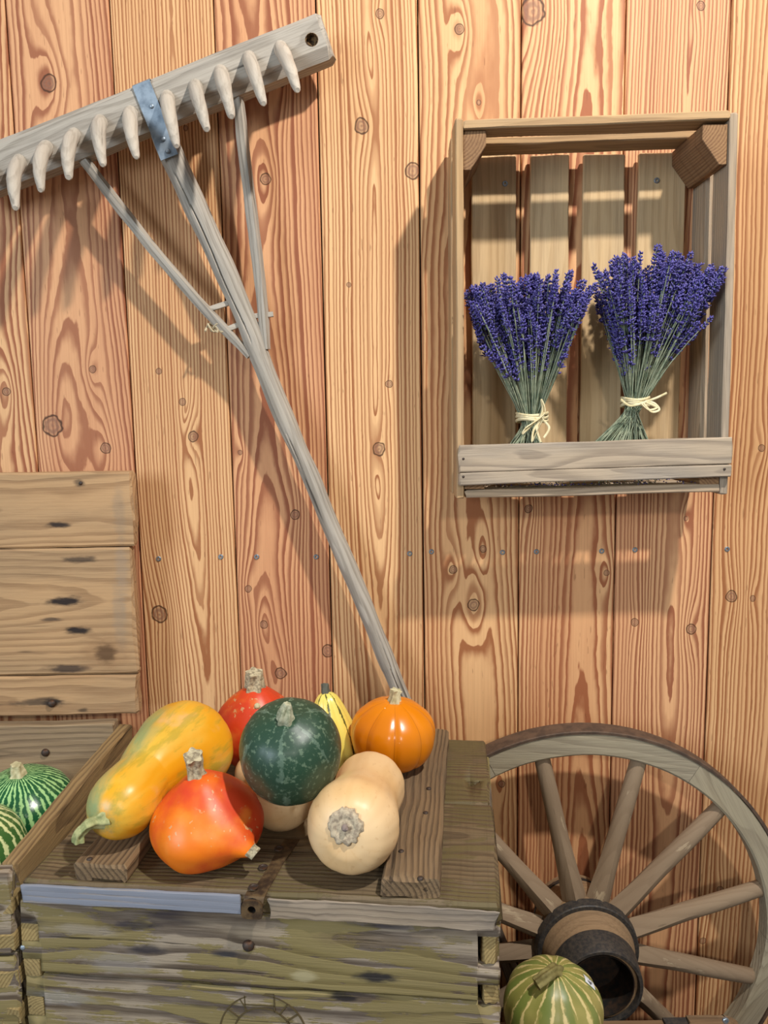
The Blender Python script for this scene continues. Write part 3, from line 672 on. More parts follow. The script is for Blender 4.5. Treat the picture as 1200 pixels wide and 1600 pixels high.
for k in range(6):
    for x0, x1 in ((BX0, BX0 + 0.020), (BX1 - 0.020, BX1)):
        box_between('side_board', (x0, BT + 0.0005, zs[k + 1] + 0.001), (x1, CDP - 0.002, zs[k]), fm, ch, MC, 'Yv', nx=14, rough=0.0015)
    box_between('back_board', (BX0 + 0.0205, CDP - 0.022, zs[k + 1] + 0.001), (BX1 - 0.0205, CDP - 0.002, zs[k]), fm, ch, MC, 'Xv', nx=10, rough=0.0015)
pb_ = MCi @ at(387, 1480, -0.481); nail(ch, MC @ V((pb_.x, 0.0002, pb_.z)), MC.to_3x3() @ V((0, -1, 0)), 0.0062, 0.005, IRON, 'bolt_head')
pn = MCi @ at(31, 1486, -0.456); nail(ch, MC @ V((pn.x, 0.0004, pn.z)), MC.to_3x3() @ V((0, -1, 0)), 0.0028, 0.0014, GALV)
# round stamp scribed into the second board: two rings and the strokes between them
ec = MCi @ at(410, 1622, -0.482)
sv, sf = [], []
def stroke(P, wd=0.0007):
    for i in range(len(P) - 1):
        a, b = V((P[i][0], 0, P[i][1])), V((P[i + 1][0], 0, P[i + 1][1])); t = (b - a).normalized(); n_ = V((t.z, 0, -t.x)) * wd; o = len(sv)
        for q in (a - n_, a + n_, b + n_, b - n_):
            sv.append(q + V((0, 0.0030, 0))); sv.append(q + V((0, -0.0014, 0)))
        sf.extend([(o, o + 2, o + 4, o + 6), (o + 7, o + 5, o + 3, o + 1), (o, o + 1, o + 3, o + 2), (o + 2, o + 3, o + 5, o + 4), (o + 4, o + 5, o + 7, o + 6), (o + 6, o + 7, o + 1, o)])
RO, RI = 0.046, 0.031
for R_ in (RO, RI): stroke([(R_ * math.cos(a), R_ * math.sin(a)) for a in [2 * PI * i / 48 for i in range(49)]])
for a in (0.62, 0.95, 2.1, 2.5): stroke([(RI * math.cos(a), RI * math.sin(a)), (RO * 1.0 * math.cos(a), RO * math.sin(a))])
stroke([(-0.018, 0.027), (-0.018, 0.0475), (0.013, 0.0475), (0.013, 0.027)]); stroke([(-0.018, 0.034), (0.013, 0.034)])
link('round_stamp', mesh(sv, sf, sharp=30), plain('scribed dark line', '#55482c', 0.8), ch, MC @ Matrix.Translation((ec.x, 0.0016, ec.z)))

# ================================================================ open chest on the left
oc = thing('open_chest', 'open old wooden chest with its lid raised against the wall', 'chest', (-0.63, -0.27, ZF))
XR, OW = -0.3942, 0.50; YF_, YK = -0.455, -0.062; ZR = 0.638
CHM = dict(light='#a68b68', dark='#6b543c', grey='#8a7b68', greyamt=0.4, ring=0.0075, contrast=0.6, bump=0.5, crack=0.4, rough=0.75)
inner = oldwood('open chest bare wood', stain='#2a221c', stainamt=0.1, **CHM)
sidem = oldwood('open chest side wood', '#9a7f56', '#5d4730', '#7d6d52', 0.45, 0.006, 0.6, stain='#2a2018', stainamt=0.15, bump=0.6, crack=0.5)
zo = [ZR, 0.545, 0.43, 0.315, 0.20, 0.085, ZF]
for k in range(6):
    for x1 in (XR, XR - OW + 0.021):
        box_between('side_board', (x1 - 0.021, YF_ + 0.02, zo[k + 1] + 0.001), (x1, YK, zo[k]), sidem, oc, None, 'Yv', nx=24, rough=0.0022, bev=0.0025)
    box_between('front_board', (XR - OW, YF_, zo[k + 1] + 0.001), (XR - 0.0005, YF_ + 0.0195, zo[k] - 0.002), oldwood('open chest front', **OLV) if k == 0 else bpy.data.materials['open chest front'], oc, None, 'Xv', nx=20, rough=0.002, bev=0.0022)
    box_between('back_board', (XR - OW + 0.0215, YK - 0.022, zo[k + 1] + 0.001), (XR - 0.0215, YK, zo[k] + (0.008 if k == 0 else 0)), inner, oc, None, 'Xv', nx=24, rough=0.0016)
# dark broken front corner of the side board
for k in range(5):
    zt = 0.612 - k * 0.042
    box_between('joint_finger', (XR - 0.020, YF_ - 0.0008, zt - 0.019), (XR + 0.0006, YF_ + 0.019, zt), ENDG, oc, None, 'Y', nx=4, bev=0.001, rough=0.0015, freq=40)
box_between('inner_floor', (XR - OW + 0.022, YF_ + 0.02, 0.508), (XR - 0.022, YK - 0.023, 0.522), inner, oc, None, 'X', nx=10)
nail(oc, at(71, 1176, -0.0845), (0, -1, 0), 0.0062, 0.004, IRON, 'bolt_head')
# raised lid: four boards, brown with black nail stains
LY = -0.066
zl = [0.6530, 0.7175, 0.9140, 1.0275]
xrs = [-0.3825, -0.3795, -0.3730]
LSP = [(92, 820, 24, 6, '#1d1b20', .9), (122, 874, 34, 7, '#2a2526', .75), (100, 940, 36, 10, '#19181e', .95), (80, 968, 24, 4, '#2a262a', .7), (122, 985, 26, 8, '#19181e', .95), (165, 1020, 20, 20, '#3a2c22', .9), (105, 1045, 40, 8, '#242025', .8), (60, 1098, 60, 7, '#3a322e', .7), (82, 1098, 22, 9, '#1f1c1e', .8), (124, 755, 10, 8, '#4b4036', .7), (190, 890, 12, 70, '#97897a', .35), (187, 800, 12, 60, '#8b7d6c', .35), (187, 960, 14, 70, '#8d8273', .35), (165, 1020, 46, 40, '#8f6a48', .35), (130, 1110, 10, 5, '#2c2622', .7)]
for k in range(3):
    lm = oldwood('raised lid board %d' % k, '#c09a70', '#8a6848', '#9a8468', 0.35, 0.008, 0.55, stain='#241e1e', stainamt=0.05, bump=0.45, crack=0.35, d0=0.05)
    o = board('lid_board', (XR - OW, LY + 0.011 + 0.002 * k * 0, (zl[k] + zl[k + 1]) / 2), (xrs[k], LY + 0.011, (zl[k] + zl[k + 1]) / 2 + (0.001 if k == 2 else 0)), zl[k + 1] - zl[k] - 0.0012, 0.0215, (0, -1, 0), lm, oc, nx=40, bev=0.003, rough=0.0016, freq=8)
    inv = mw(o).inverted()
    add_spots(lm, [((inv @ at(a, b, LY)).x, (inv @ at(a, b, LY)).y, rx / 1060, ry / 1060, cc, kk) for a, b, rx, ry, cc, kk in LSP if zl[k] - 0.02 < at(a, b, LY).z < zl[k + 1] + 0.02])
nail(oc, at(81, 1099, LY - 0.0005), (0, -1, 0), 0.0062, 0.005, IRON, 'bolt_head')
nail(oc, at(126, 755, LY), (0, -1, 0), 0.0028, 0.0015)

# ================================================================ squashes
def stem_obj(parent, P, R, mat, ribs=5, amp=0.18, n=30, rings=16, seed=0, name='stem', rough=0.0012):
    return link(name, tube_mesh(P, R, n, rings, sec=lambda t: 1 + amp * math.cos(ribs * t), rough=rough, freq=140, seed=seed, sharp=55, hint=(1, 0.2, 0), twist=0.5), mat, parent)
CORK = plain('corky stem', '#c4b795', 0.9, c2='#7d705a', scale=230)
PALESTEM = plain('pale stem', '#d9cfa6', 0.8, c2='#a39a72', scale=120)
GREENSTEM = plain('greenish stem', '#b3b27c', 0.75, c2='#7c8354', scale=110)
def skin(name, fn, rough=0.32, spec=0.5, bumpk=0.12, coat=0.0):
    M = Mat(name, rough, spec); c, h = fn(M); M.color(c)
    if h is not None: M.bump(h, bumpk, 0.0015)
    M.b.inputs['Coat Weight'].default_value = coat; M.b.inputs['Coat Roughness'].default_value = 0.25
    return M.m
def uvsep(M): return M.sep(M.tc('UV'))
def stripes(M, n, wob, width, soft=0.08, vs=6.0, seed=0.0, fine=30, brk=0.5):
    """bands along the meridians, wandering: returns 0..1"""
    u, v, _ = uvsep(M)
    a = M.mul(u, 2 * PI); ring = M.comb(M.math('COSINE', a), M.math('SINE', a), M.mul(v, vs * 0.35))
    wv = M.mul(M.sub(M.noise(M.vm('ADD', ring, (seed, seed * 2, 0)), 3.0, 3, 0.6), 0.5), wob)
    f = M.math('FRACT', M.add(M.mul(u, n), M.add(wv, 8.0)))
    d = M.math('ABSOLUTE', M.sub(f, 0.5))
    br = M.mul(M.sub(M.noise(M.tc(), fine, 4, 0.7), 0.5), brk)
    return M.math('SUBTRACT', 1.0, M.ss(M.add(d, br), width - soft, width + soft))
def f_red(seed, mixo):
    def fn(M):
        co = M.vm('ADD', M.tc(), (seed, 0, 0)); n1 = M.noise(co, 9, 3, 0.55); n2 = M.noise(co, 55, 3, 0.6)
        c = M.mix(M.ss(M.add(n1, M.mul(M.sub(n2, .5), .2)), 0.5 - mixo, 0.62 - mixo + 0.12), '#d0401c', '#ea780f')
        sc = M.mul(M.ss(M.noise(co, 130, 2, 0.6), 0.625, 0.67), M.ss(M.noise(co, 26, 1), 0.45, 0.55)); c = M.mix(M.mul(sc, 0.8), c, '#c9a070')
        c = M.mix(M.mul(M.ss(M.noise(co, 30, 3), 0.55, 0.75), 0.35), c, '#f09a3c')
        return c, M.add(n1, M.mul(n2, 0.4))
    return fn
YG = [0.0]
def f_yellow(M):
    co = M.tc(); u, v, _ = uvsep(M); x, y, z = M.sep(co)
    n1 = M.noise(M.vm('MULTIPLY', co, (14, 14, 5)), 1.0, 4, 0.6); n2 = M.noise(M.vm('MULTIPLY', co, (55, 55, 12)), 1.0, 4, 0.65)
    c = M.mix(M.ss(n1, 0.40, 0.62), '#e6a012', '#e2b03c'); c = M.mix(M.mul(M.ss(M.noise(co, 22, 3), 0.58, 0.72), 0.5), c, '#e8b080')
    g = M.ss(M.add(M.mul(n2, 0.8), M.mul(n1, 0.4)), 0.585, 0.70); c = M.mix(M.mul(g, 0.5), c, '#97902a')
    e = M.mul(M.ss(v, 0.80, 1.0), M.ss(n2, 0.32, 0.55)); c = M.mix(M.mul(e, 0.8), c, '#6d8a5a')
    lft = M.mul(M.ss(M.add(M.math('COSINE', M.sub(M.mul(u, 2 * PI), YG[0])), M.mul(M.sub(n1, 0.5), 1.6)), 0.55, 1.05), 0.75); c = M.mix(lft, c, '#7b9a70')
    return c, n2
def f_kab(M):
    co = M.tc(); n1 = M.noise(co, 190, 3, 0.6); n2 = M.noise(co, 14, 3)
    c = M.mix(n2, '#1f3a2c', '#2c4a35'); c = M.mix(M.mul(M.ss(n1, 0.54, 0.66), 0.42), c, '#7f9479')
    st = stripes(M, 6, 0.4, 0.035, 0.02, seed=3.0, fine=60); c = M.mix(M.mul(st, 0.32), c, '#7d9480')
    return c, M.add(n2, M.mul(n1, .5))
def f_orange(M):
    co = M.tc(); n1 = M.noise(co, 16, 3); c = M.mix(n1, '#dc7a08', '#e68a10')
    u, v, _ = uvsep(M); f = M.math('FRACT', M.mul(u, 9)); d = M.math('MINIMUM', f, M.math('SUBTRACT', 1.0, f))
    c = M.mix(M.mul(M.math('SUBTRACT', 1.0, M.ss(d, 0.0, 0.035)), 0.55), c, '#a85a0c')
    sp = M.ss(M.noise(co, 75, 1), 0.77, 0.78); c = M.mix(sp, c, '#f0d6a4'); return c, n1
def f_butter(seed):
    def fn(M):
        co = M.vm('ADD', M.tc(), (seed, 0, 0)); n1 = M.noise(co, 11, 3); n2 = M.noise(co, 170, 2)
        c = M.mix(M.ss(n1, .3, .7), '#dcb27a', '#e6c596'); u, v, _ = uvsep(M)
        c = M.mix(M.mul(stripes(M, 10, 0.5, 0.06, 0.05, seed=seed, fine=20), 0.12), c, '#c99a60'); c = M.mix(M.mul(M.ss(n2, .6, .75), .25), c, '#b98a58'); return c, n1
    return fn
def f_zebra(M):
    co = M.tc(); n1 = M.noise(co, 9, 2)
    c = M.mix(n1, '#e2c63c', '#ecdf86'); st = stripes(M, 8, 0.5, 0.05, 0.03, seed=5.0, fine=80); return M.mix(M.mul(st, .9), c, '#2c3a1c'), n1
def f_melon(pale, dark, n, seed):
    def fn(M):
        co = M.tc(); st = stripes(M, n, 1.5, 0.19, 0.07, vs=9, seed=seed, fine=110, brk=0.95); n1 = M.noise(co, 120, 3)
        c = M.mix(M.mul(st, 0.95), dark, pale); return M.mix(M.mul(M.ss(n1, .62, .7), 0.5), c, pale), n1
    return fn
def f_box_pumpkin(M):
    co = M.tc(); n1 = M.noise(co, 18, 3); n2 = M.noise(co, 70, 3)
    c = M.mix(M.ss(n1, .35, .65), '#8a8a46', '#a39a58')
    g = stripes(M, 10, 0.6, 0.20, 0.07, seed=2.0, fine=60); c = M.mix(M.mul(g, .55), c, '#55742f')
    y = stripes(M, 20, 0.9, 0.085, 0.05, seed=7.0, fine=45, brk=0.7); c = M.mix(M.mul(y, .9), c, '#ddc98a'); return c, M.add(n1, n2)

def squash(name, label, cat, center, axis, prof, mat, spin=0.0, sit=None, **kw):
    """prof runs from the blossom end (first) to the stem end (last) along the axis"""
    c, ax = V(center), V(axis).normalized()
    me = gourd_mesh(prof, **kw); M = Matrix.Translation(c) @ to_z(ax, spin)
    zmin = min((M @ v.co).z for v in me.vertices)
    if sit is not None:                  # slide along the line of sight until it rests at height sit
        d = c - CAM; c = c + d * ((sit - zmin) / d.z); M = Matrix.Translation(c) @ to_z(ax, spin); zmin = sit
    root = thing(name, label, cat, (c.x, c.y, zmin), 'squashes and pumpkins')
    body = link('skin', me, mat, root, M)
    return root, body, M
def globe(r, h, dent_top=0.1, dent_bot=0.06, sh=0.62):
    P = [(-h * (1 - dent_bot * 2.2), 0.0), (-h, r * 0.22), (-h * 0.93, r * 0.52), (-h * 0.62, r * 0.86), (-h * 0.1, r), (h * 0.42, r * 0.93), (h * 0.80, r * sh), (h * 0.98, r * 0.30), (h, r * 0.16), (h * (1 - dent_top), 0.0)]
    return P

# red front squash: pear-topped, with a nub at the blossom end
ax = V((-0.07, -0.12, 1.0))
P = [(-0.037, 0.0), (-0.0385, 0.016), (-0.036, 0.032), (-0.027, 0.0490), (-0.006, 0.0590), (0.012, 0.0555), (0.029, 0.0425), (0.042, 0.0265), (0.050, 0.0140), (0.052, 0.0)]
c = atz(318, 1277, 0.680)
r1, b1_, M1 = squash('red_squash', 'red-orange onion squash with scabbed skin at the front of the chest lid', 'squash', c, ax, P, skin('red squash skin', f_red(0.0, 0.10), 0.42, bumpk=0.3), sit=ZL + 0.0005, lump=0.09, lfreq=16, seed=2, ribs=7, ribd=0.03, ribw=0.2, bend=lambda z: (0.006 - 0.10 * z, 0.0))
stem_obj(r1, [M1 @ V((0, 0, 0.045)), M1 @ V((0.0, -0.001, 0.056)), M1 @ V((0.001, -0.002, 0.070)), M1 @ V((0.004, -0.004, 0.079))], [0.0115, 0.0086, 0.0084, 0.0094], CORK, seed=1)
bvr = BVHTree.FromPolygons([M1 @ v.co for v in b1_.data.vertices], [tuple(p.vertices) for p in b1_.data.polygons])
hn, nn, _, _ = bvr.ray_cast(CAM, ray(372, 1310).normalized())
nd = (nn * 0.30 + RT * 0.60 - UP * 0.70).normalized(); ndl = M1.to_3x3().inverted() @ nd; hl = M1.inverted() @ hn
for v in b1_.data.vertices:              # the skin draws out into a nub at the blossom end
    q = (v.co - hl).length; v.co += ndl * (0.017 * math.exp(-(q / 0.0125) ** 2) + 0.006 * math.exp(-(q / 0.026) ** 2))
b1_.data.update()
link('blossom_scar', tube_mesh([hn + nd * 0.0165, hn + nd * 0.0245], [0.0074, 0.0062], 14, 4, rough=0.004, freq=220, seed=8), CORK, r1)
# red squash at the back
c = atz(400, 1134, 0.690)
P = [(-0.056, 0.0), (-0.056, 0.012), (-0.048, 0.034), (-0.022, 0.0545), (0.004, 0.0560), (0.026, 0.047), (0.044, 0.029), (0.055, 0.0135), (0.057, 0.0)]
r2, b2_, M2 = squash('red_squash', 'red-orange onion squash behind the dark green squash', 'squash', c, (0.02, -0.10, 1), P, skin('red squash skin back', f_red(4.0, -0.03), 0.38, bumpk=0.2), sit=ZL + 0.0005, lump=0.03, seed=6, ribs=7, ribd=0.02)
stem_obj(r2, [M2 @ V((0, 0, 0.050)), M2 @ V((0, 0, 0.064)), M2 @ V((0.001, -0.002, 0.080))], [0.0135, 0.0115, 0.0105], CORK, seed=3)
link('wart', dome_mesh(0.0042, 0.005, 12), PALESTEM, r2, Matrix.Translation(M2 @ V((0.002, -0.0285, 0.0430))) @ to_z(M2.to_3x3() @ V((0, -0.8, 0.7))))
# dark green squash lying on the others
c = atz(454, 1171, 0.7485)
r3, b3_, M3 = squash('green_squash', 'dark green speckled squash lying on top of the pile', 'squash', c, (-0.02, -0.50, 0.87), globe(0.0548, 0.0505, 0.05, 0.03, 0.68), skin('dark green squash skin', f_kab, 0.40), lump=0.03, seed=4, ribs=9, ribd=0.012)
stem_obj(r3, [M3 @ V((0, 0, 0.046)), M3 @ V((0, 0, 0.055)), M3 @ V((0.002, 0.003, 0.064)), M3 @ V((0.004, 0.005, 0.070))], [0.0100, 0.0078, 0.0058, 0.0030], plain('dry stem', '#b9b79a', 0.85, c2='#7f8468', scale=200), seed=5)
# small orange pumpkin on the batten
c = atz(614, 1145, 0.699)
r4, b4_, M4 = squash('orange_pumpkin', 'small ribbed orange pumpkin at the back on the right batten', 'pumpkin', c, (0.06, -0.10, 1), globe(0.0548, 0.0440, 0.10, 0.1), sit=ZL + 0.0215, mat=skin('orange pumpkin skin', f_orange, 0.25), ribs=9, ribd=0.045, ribw=0.13)
stem_obj(r4, [M4 @ V((0, 0, 0.036)), M4 @ V((0, 0, 0.046)), M4 @ V((0.001, 0, 0.056)), M4 @ V((0.0015, 0, 0.060))], [0.0115, 0.0070, 0.0060, 0.0066], PALESTEM, seed=7, amp=0.28)
# butternut at the front: blossom end towards the viewer, neck behind
c = atz(555, 1283, ZL + 0.0495); dirn = (atz(579, 1224, ZL + 0.045) - c).normalized()
P = [(-0.046, 0.0), (-0.0475, 0.010), (-0.046, 0.022), (-0.036, 0.038), (-0.012, 0.0480), (0.014, 0.0445), (0.044, 0.0390), (0.070, 0.0400), (0.094, 0.0400), (0.110, 0.030), (0.117, 0.014), (0.118, 0.0)]
r5, b5_, M5 = squash('butternut_squash', 'pale butternut squash with its scarred blossom end facing the viewer', 'squash', c, dirn + V((0, 0, -0.02)), P, sit=ZL + 0.006, mat=skin('butternut skin', f_butter(0.0), 0.42), lump=0.015, ribs=10, ribd=0.012)
me = gourd_mesh([(-0.0008, 0.0), (0.0012, 0.004), (0.0002, 0.008), (0.0014, 0.0125), (0.0004, 0.0165), (-0.004, 0.0175)], seg=40, rings=16, lump=0.25, lfreq=220, seed=3)
tgt = atz(536, 1293, ZL + 0.047); bv = BVHTree.FromPolygons([M5 @ v.co for v in b5_.data.vertices], [tuple(p.vertices) for p in b5_.data.polygons])
hit, nrm_, _, _ = bv.ray_cast(CAM, (ray(539, 1293)).normalized())
link('blossom_scar', me, plain('cork scar', '#c2b296', 0.9, c2='#8f7f6c', scale=260), r5, Matrix.Translation(hit) @ to_z(nrm_))
link('scar_tip', tube_mesh([V((0, 0, -0.002)), V((0.001, 0, 0.003)), V((0.003, 0.001, 0.0055))], [0.0042, 0.0030, 0.0012], 10, 6, rough=0.0014, freq=300), plain('scar tip', '#8a7a72', 0.9), r5, Matrix.Translation(hit) @ to_z(nrm_))
# butternut under the green squash
ca, cb_ = atz(443, 1249, ZL + 0.036), atz(372, 1184, ZL + 0.036)
dirn = (cb_ - ca).normalized()
P = [(-0.040, 0.0), (-0.041, 0.010), (-0.034, 0.026), (-0.012, 0.0365), (0.012, 0.0335), (0.040, 0.027), (0.066, 0.0265), (0.082, 0.021), (0.089, 0.010), (0.090, 0.0)]
r6, b6_, M6 = squash('butternut_squash', 'tan butternut squash mostly hidden beneath the dark green squash', 'squash', ca + dirn * 0.012, dirn, P, skin('butternut skin low', f_butter(3.0), 0.42), lump=0.015)
# yellow-orange crookneck squash
cbk, cfr = atz(287, 1172, 0.698), atz(187, 1259, 0.692)
dv = (cfr - cbk); L_ = dv.length; dirn = dv.normalized(); ld = to_z(dirn).to_3x3().inverted() @ V((-0.8, 0.1, 0.6)); YG[0] = math.atan2(ld.y, ld.x)
P = [(-0.056, 0.0), (-0.056, 0.014), (-0.048, 0.034), (-0.022, 0.0555), (0.010, 0.0580), (0.045, 0.0455), (0.080, 0.0355), (L_ * 0.70, 0.0338), (L_ * 0.9, 0.0368), (L_ + 0.006, 0.0345), (L_ + 0.022, 0.0240), (L_ + 0.029, 0.0110), (L_ + 0.029, 0.0)]
r7, b7_, M7 = squash('yellow_squash', 'long yellow-orange squash with green streaks and a curved stem', 'squash', cbk, dirn, P, skin('yellow squash skin', f_yellow, 0.36), lump=0.02, ribs=10, ribd=0.012, bend=lambda z: (0.0, 0.010 * math.sin(min(max(z, 0) / L_, 1) * PI) ** 2))
e0 = M7 @ V((0, 0, L_ + 0.024)); s1_ = atz(137, 1289, e0.z - 0.001); s2_ = atz(124, 1303, e0.z - 0.010); s3_ = atz(123, 1314, e0.z - 0.018)
stem_obj(r7, [e0, e0.lerp(s1_, 0.5), s1_, s2_, s3_], [0.0110, 0.0064, 0.0054, 0.0052, 0.0060], GREENSTEM, seed=9, rings=24)
# striped yellow gourd at the back
c = atz(521, 1149, 0.680)
P = [(-0.052, 0.0), (-0.052, 0.010), (-0.043, 0.026), (-0.018, 0.0315), (0.010, 0.0295), (0.034, 0.0225), (0.050, 0.0160), (0.058, 0.0085), (0.060, 0.0)]
r8, b8_, M8 = squash('striped_gourd', 'yellow gourd with thin dark stripes wedged between green squash and orange pumpkin', 'gourd', c, (-0.16, 0.05, 1), P, skin('striped gourd skin', f_zebra, 0.3), ribs=8, ribd=0.05)
stem_obj(r8, [M8 @ V((0, 0, 0.056)), M8 @ V((-0.001, 0, 0.064)), M8 @ V((-0.004, 0, 0.070))], [0.0060, 0.0048, 0.0045], plain('dark stem', '#57584c', 0.85), seed=2)
# striped green squashes in the open chest
c = atz(36, 1262, 0.580)
r9, b9_, M9 = squash('striped_squash', 'green striped squash with a pale stem at the back of the open chest', 'squash', c, (0.02, -0.16, 1), globe(0.066, 0.052, 0.06, 0.1), skin('striped green skin', f_melon('#a6d48c', '#1f5a34', 38, 1.0), 0.25), ribs=10, ribd=0.012)
stem_obj(r9, [M9 @ V((0, 0, 0.044)), M9 @ V((0, 0, 0.054)), M9 @ V((-0.001, 0, 0.064)), M9 @ V((-0.001, 0, 0.068))], [0.0150, 0.0095, 0.0072, 0.0066], PALESTEM, seed=4, amp=0.15)
c = atz(-50, 1338, 0.588)
r10, b10_, M10 = squash('striped_squash', 'pale green striped squash cut off by the left edge, nearest in the open chest', 'squash', c, (-0.25, -0.1, 1), globe(0.066, 0.058, 0.06, 0.1), skin('striped pale skin', f_melon('#d9e2a4', '#3f6a34', 32, 6.0), 0.25), ribs=10, ribd=0.012)
stem_obj(r10, [M10 @ V((0, 0, 0.050)), M10 @ V((0, 0, 0.060)), M10 @ V((0, 0, 0.070))], [0.014, 0.009, 0.007], PALESTEM, seed=5)

# ================================================================ cart wheel
WX, WZ = 0.2963, 0.2953; RW = 0.331; WYB, WYF = -0.060, -0.093
wh = thing('cart_wheel', 'old wooden cart wheel with iron tyre leaning at the wall', 'wheel', (WX, -0.07, WZ - RW))
FEL = oldwood('felloe wood', '#a89c82', '#7a6b55', '#9c9280', 0.55, 0.007, 0.4, bump=0.5, crack=0.3)
SPO = oldwood('spoke wood worn brown paint', '#b5a184', '#7a6650', '#9d8c74', 0.4, 0.008, 0.35, paint='#7f6a55', paint2='#8f7a62', paintamt=0.95, paint_scale=8, bump=0.35, crack=0.25)
TYRE = plain('rusty tyre', '#6f5a4a', 0.7, 0.35, c2='#54463c', scale=60)
HUBW = oldwood('hub wood', '#9c7f5e', '#6c543c', '#87735c', 0.4, 0.012, 0.3, bump=0.4, crack=0.3)
MWH = Matrix.Translation((WX, 0, WZ)) @ Matrix.Rotation(PI / 2, 4, 'X')   # local x right, y up, z towards the viewer
def arc_mesh(r0, r1, z0, z1, a0, a1, n, bev=0.003, center=True):
    sec = [(r0 + bev, z0), (r1 - bev * .4, z0), (r1, z0 + bev * .4), (r1, z1 - bev * .4), (r1 - bev * .4, z1), (r0 + bev, z1), (r0, z1 - bev), (r0, z0 + bev)]
    vs, fs = [], []; m = len(sec)
    for k in range(n + 1):
        a = a0 + (a1 - a0) * k / n
        for (r, z_) in sec:
            q = 1 + 0.0025 * nz((math.cos(a), math.sin(a), z_ * 8), 6, r0)
            vs.append((r * math.cos(a) * q, r * math.sin(a) * q, z_))
    for k in range(n):
        for i in range(m):
            j = (i + 1) % m; fs.append((k * m + i, (k + 1) * m + i, (k + 1) * m + j, k * m + j))
    fs.append(tuple(range(m))); fs.append(tuple(n * m + i for i in reversed(range(m))))
    fs = [tuple(reversed(f)) for f in fs]
    return mesh(vs, fs, sharp=30)
tyre_prof = [(-WYB - 0.001, 0.3262), (-WYB - 0.002, 0.3305), (-WYB + 0.002, RW), (-WYF - 0.001, RW), (-WYF + 0.0005, 0.3300), (-WYF, 0.3262), (-WYB - 0.001, 0.3262)]
link('iron_tyre', lathe_mesh(tyre_prof, 128), TYRE, wh, MWH)
A0 = math.radians(57)
for k in range(6):
    a0 = A0 + k * PI / 3 + 0.0012; a1 = a0 + PI / 3 - 0.0024; am = (a0 + a1) / 2
    me = arc_mesh(0.2915, 0.3258, -WYB + 0.001, -WYF - 0.0015, a0 - am, a1 - am, 18)
    # grain along the felloe: local x tangential
    Rm = Matrix.Rotation(am - PI / 2, 4, 'Z'); me.transform(Matrix.Rotation(PI / 2, 4, 'Z'))
    me.transform(Matrix.Translation((0, -0.308, 0)))
    link('felloe', me, FEL, wh, MWH @ Rm @ Matrix.Translation((0, 0.308, 0)))
def spoke_mesh():
    # local x from hub to rim; y across; z towards the viewer; wedge-shaped at the hub
    st = [(0.048, 0.0150, 0.0190, 0.108, 0.2), (0.075, 0.0170, 0.0180, 0.1035, 0.25), (0.115, 0.0150, 0.0165, 0.098, 0.6), (0.165, 0.0133, 0.0145, 0.090, 0.9), (0.225, 0.0130, 0.0135, 0.083, 1.0), (0.285, 0.0122, 0.0122, 0.0745, 1.0), (0.294, 0.0118, 0.0115, 0.0735, 1.0)]
    Q = catmull([s for s in st], 20); vs, fs = [], []; n = 16
    for (x, hw_, hd, zc, rd) in Q:
        for i in range(n):
            a = 2 * PI * i / n; c, s = math.cos(a), math.sin(a)
            ex = 1 / (abs(c) + abs(s))                       # diamond ridge near the hub
            k = ex * (1 - rd) * 1.12 + rd
            vs.append((x, c * k * hw_, zc + s * k * hd))
    for k in range(20):
        for i in range(n):
            j = (i + 1) % n; fs.append((k * n + i, k * n + j, (k + 1) * n + j, (k + 1) * n + i))
    fs.append(tuple(reversed(range(n)))); fs.append(tuple(20 * n + i for i in range(n)))
    return mesh(vs, fs, sharp=28)
SPM = spoke_mesh(); SPM.materials.append(SPO)
for k in range(12): link('spoke', SPM, SPO, wh, MWH @ Matrix.Rotation(math.radians(12 + 30 * k), 4, 'Z'))
link('hub', lathe_mesh([(0.028, 0.010), (0.028, 0.0605), (0.050, 0.0640), (0.085, 0.071), (0.120, 0.0725), (0.140, 0.0690), (0.160, 0.0630), (0.178, 0.0560), (0.200, 0.0530), (0.2015, 0.0480), (0.150, 0.0450), (0.148, 0.0001)], 64), HUBW, wh, MWH)
link('hub_band', lathe_mesh([(0.118, 0.0724), (0.118, 0.0775), (0.1195, 0.0785), (0.1335, 0.0770), (0.135, 0.0755), (0.135, 0.0695)], 64), BLACKIRON, wh, MWH)
link('hub_band', lathe_mesh([(0.168, 0.0590), (0.168, 0.0625), (0.1695, 0.0632), (0.206, 0.0590), (0.209, 0.0575), (0.209, 0.0535), (0.205, 0.0525), (0.196, 0.0525)], 64), BLACKIRON, wh, MWH)
link('hub_lining', lathe_mesh([(0.203, 0.0478), (0.203, 0.0465), (0.152, 0.0440), (0.152, 0.0001)], 48), plain('dark hub lining', '#1c1a18', 0.6, c2='#3a2a1e', scale=120), wh, MWH)  # near-black lining of the hub opening, mottled brown
link('hub_band', lathe_mesh([(0.038, 0.0550), (0.038, 0.0620), (0.050, 0.0660), (0.051, 0.0590)], 48), BLACKIRON, wh, MWH)

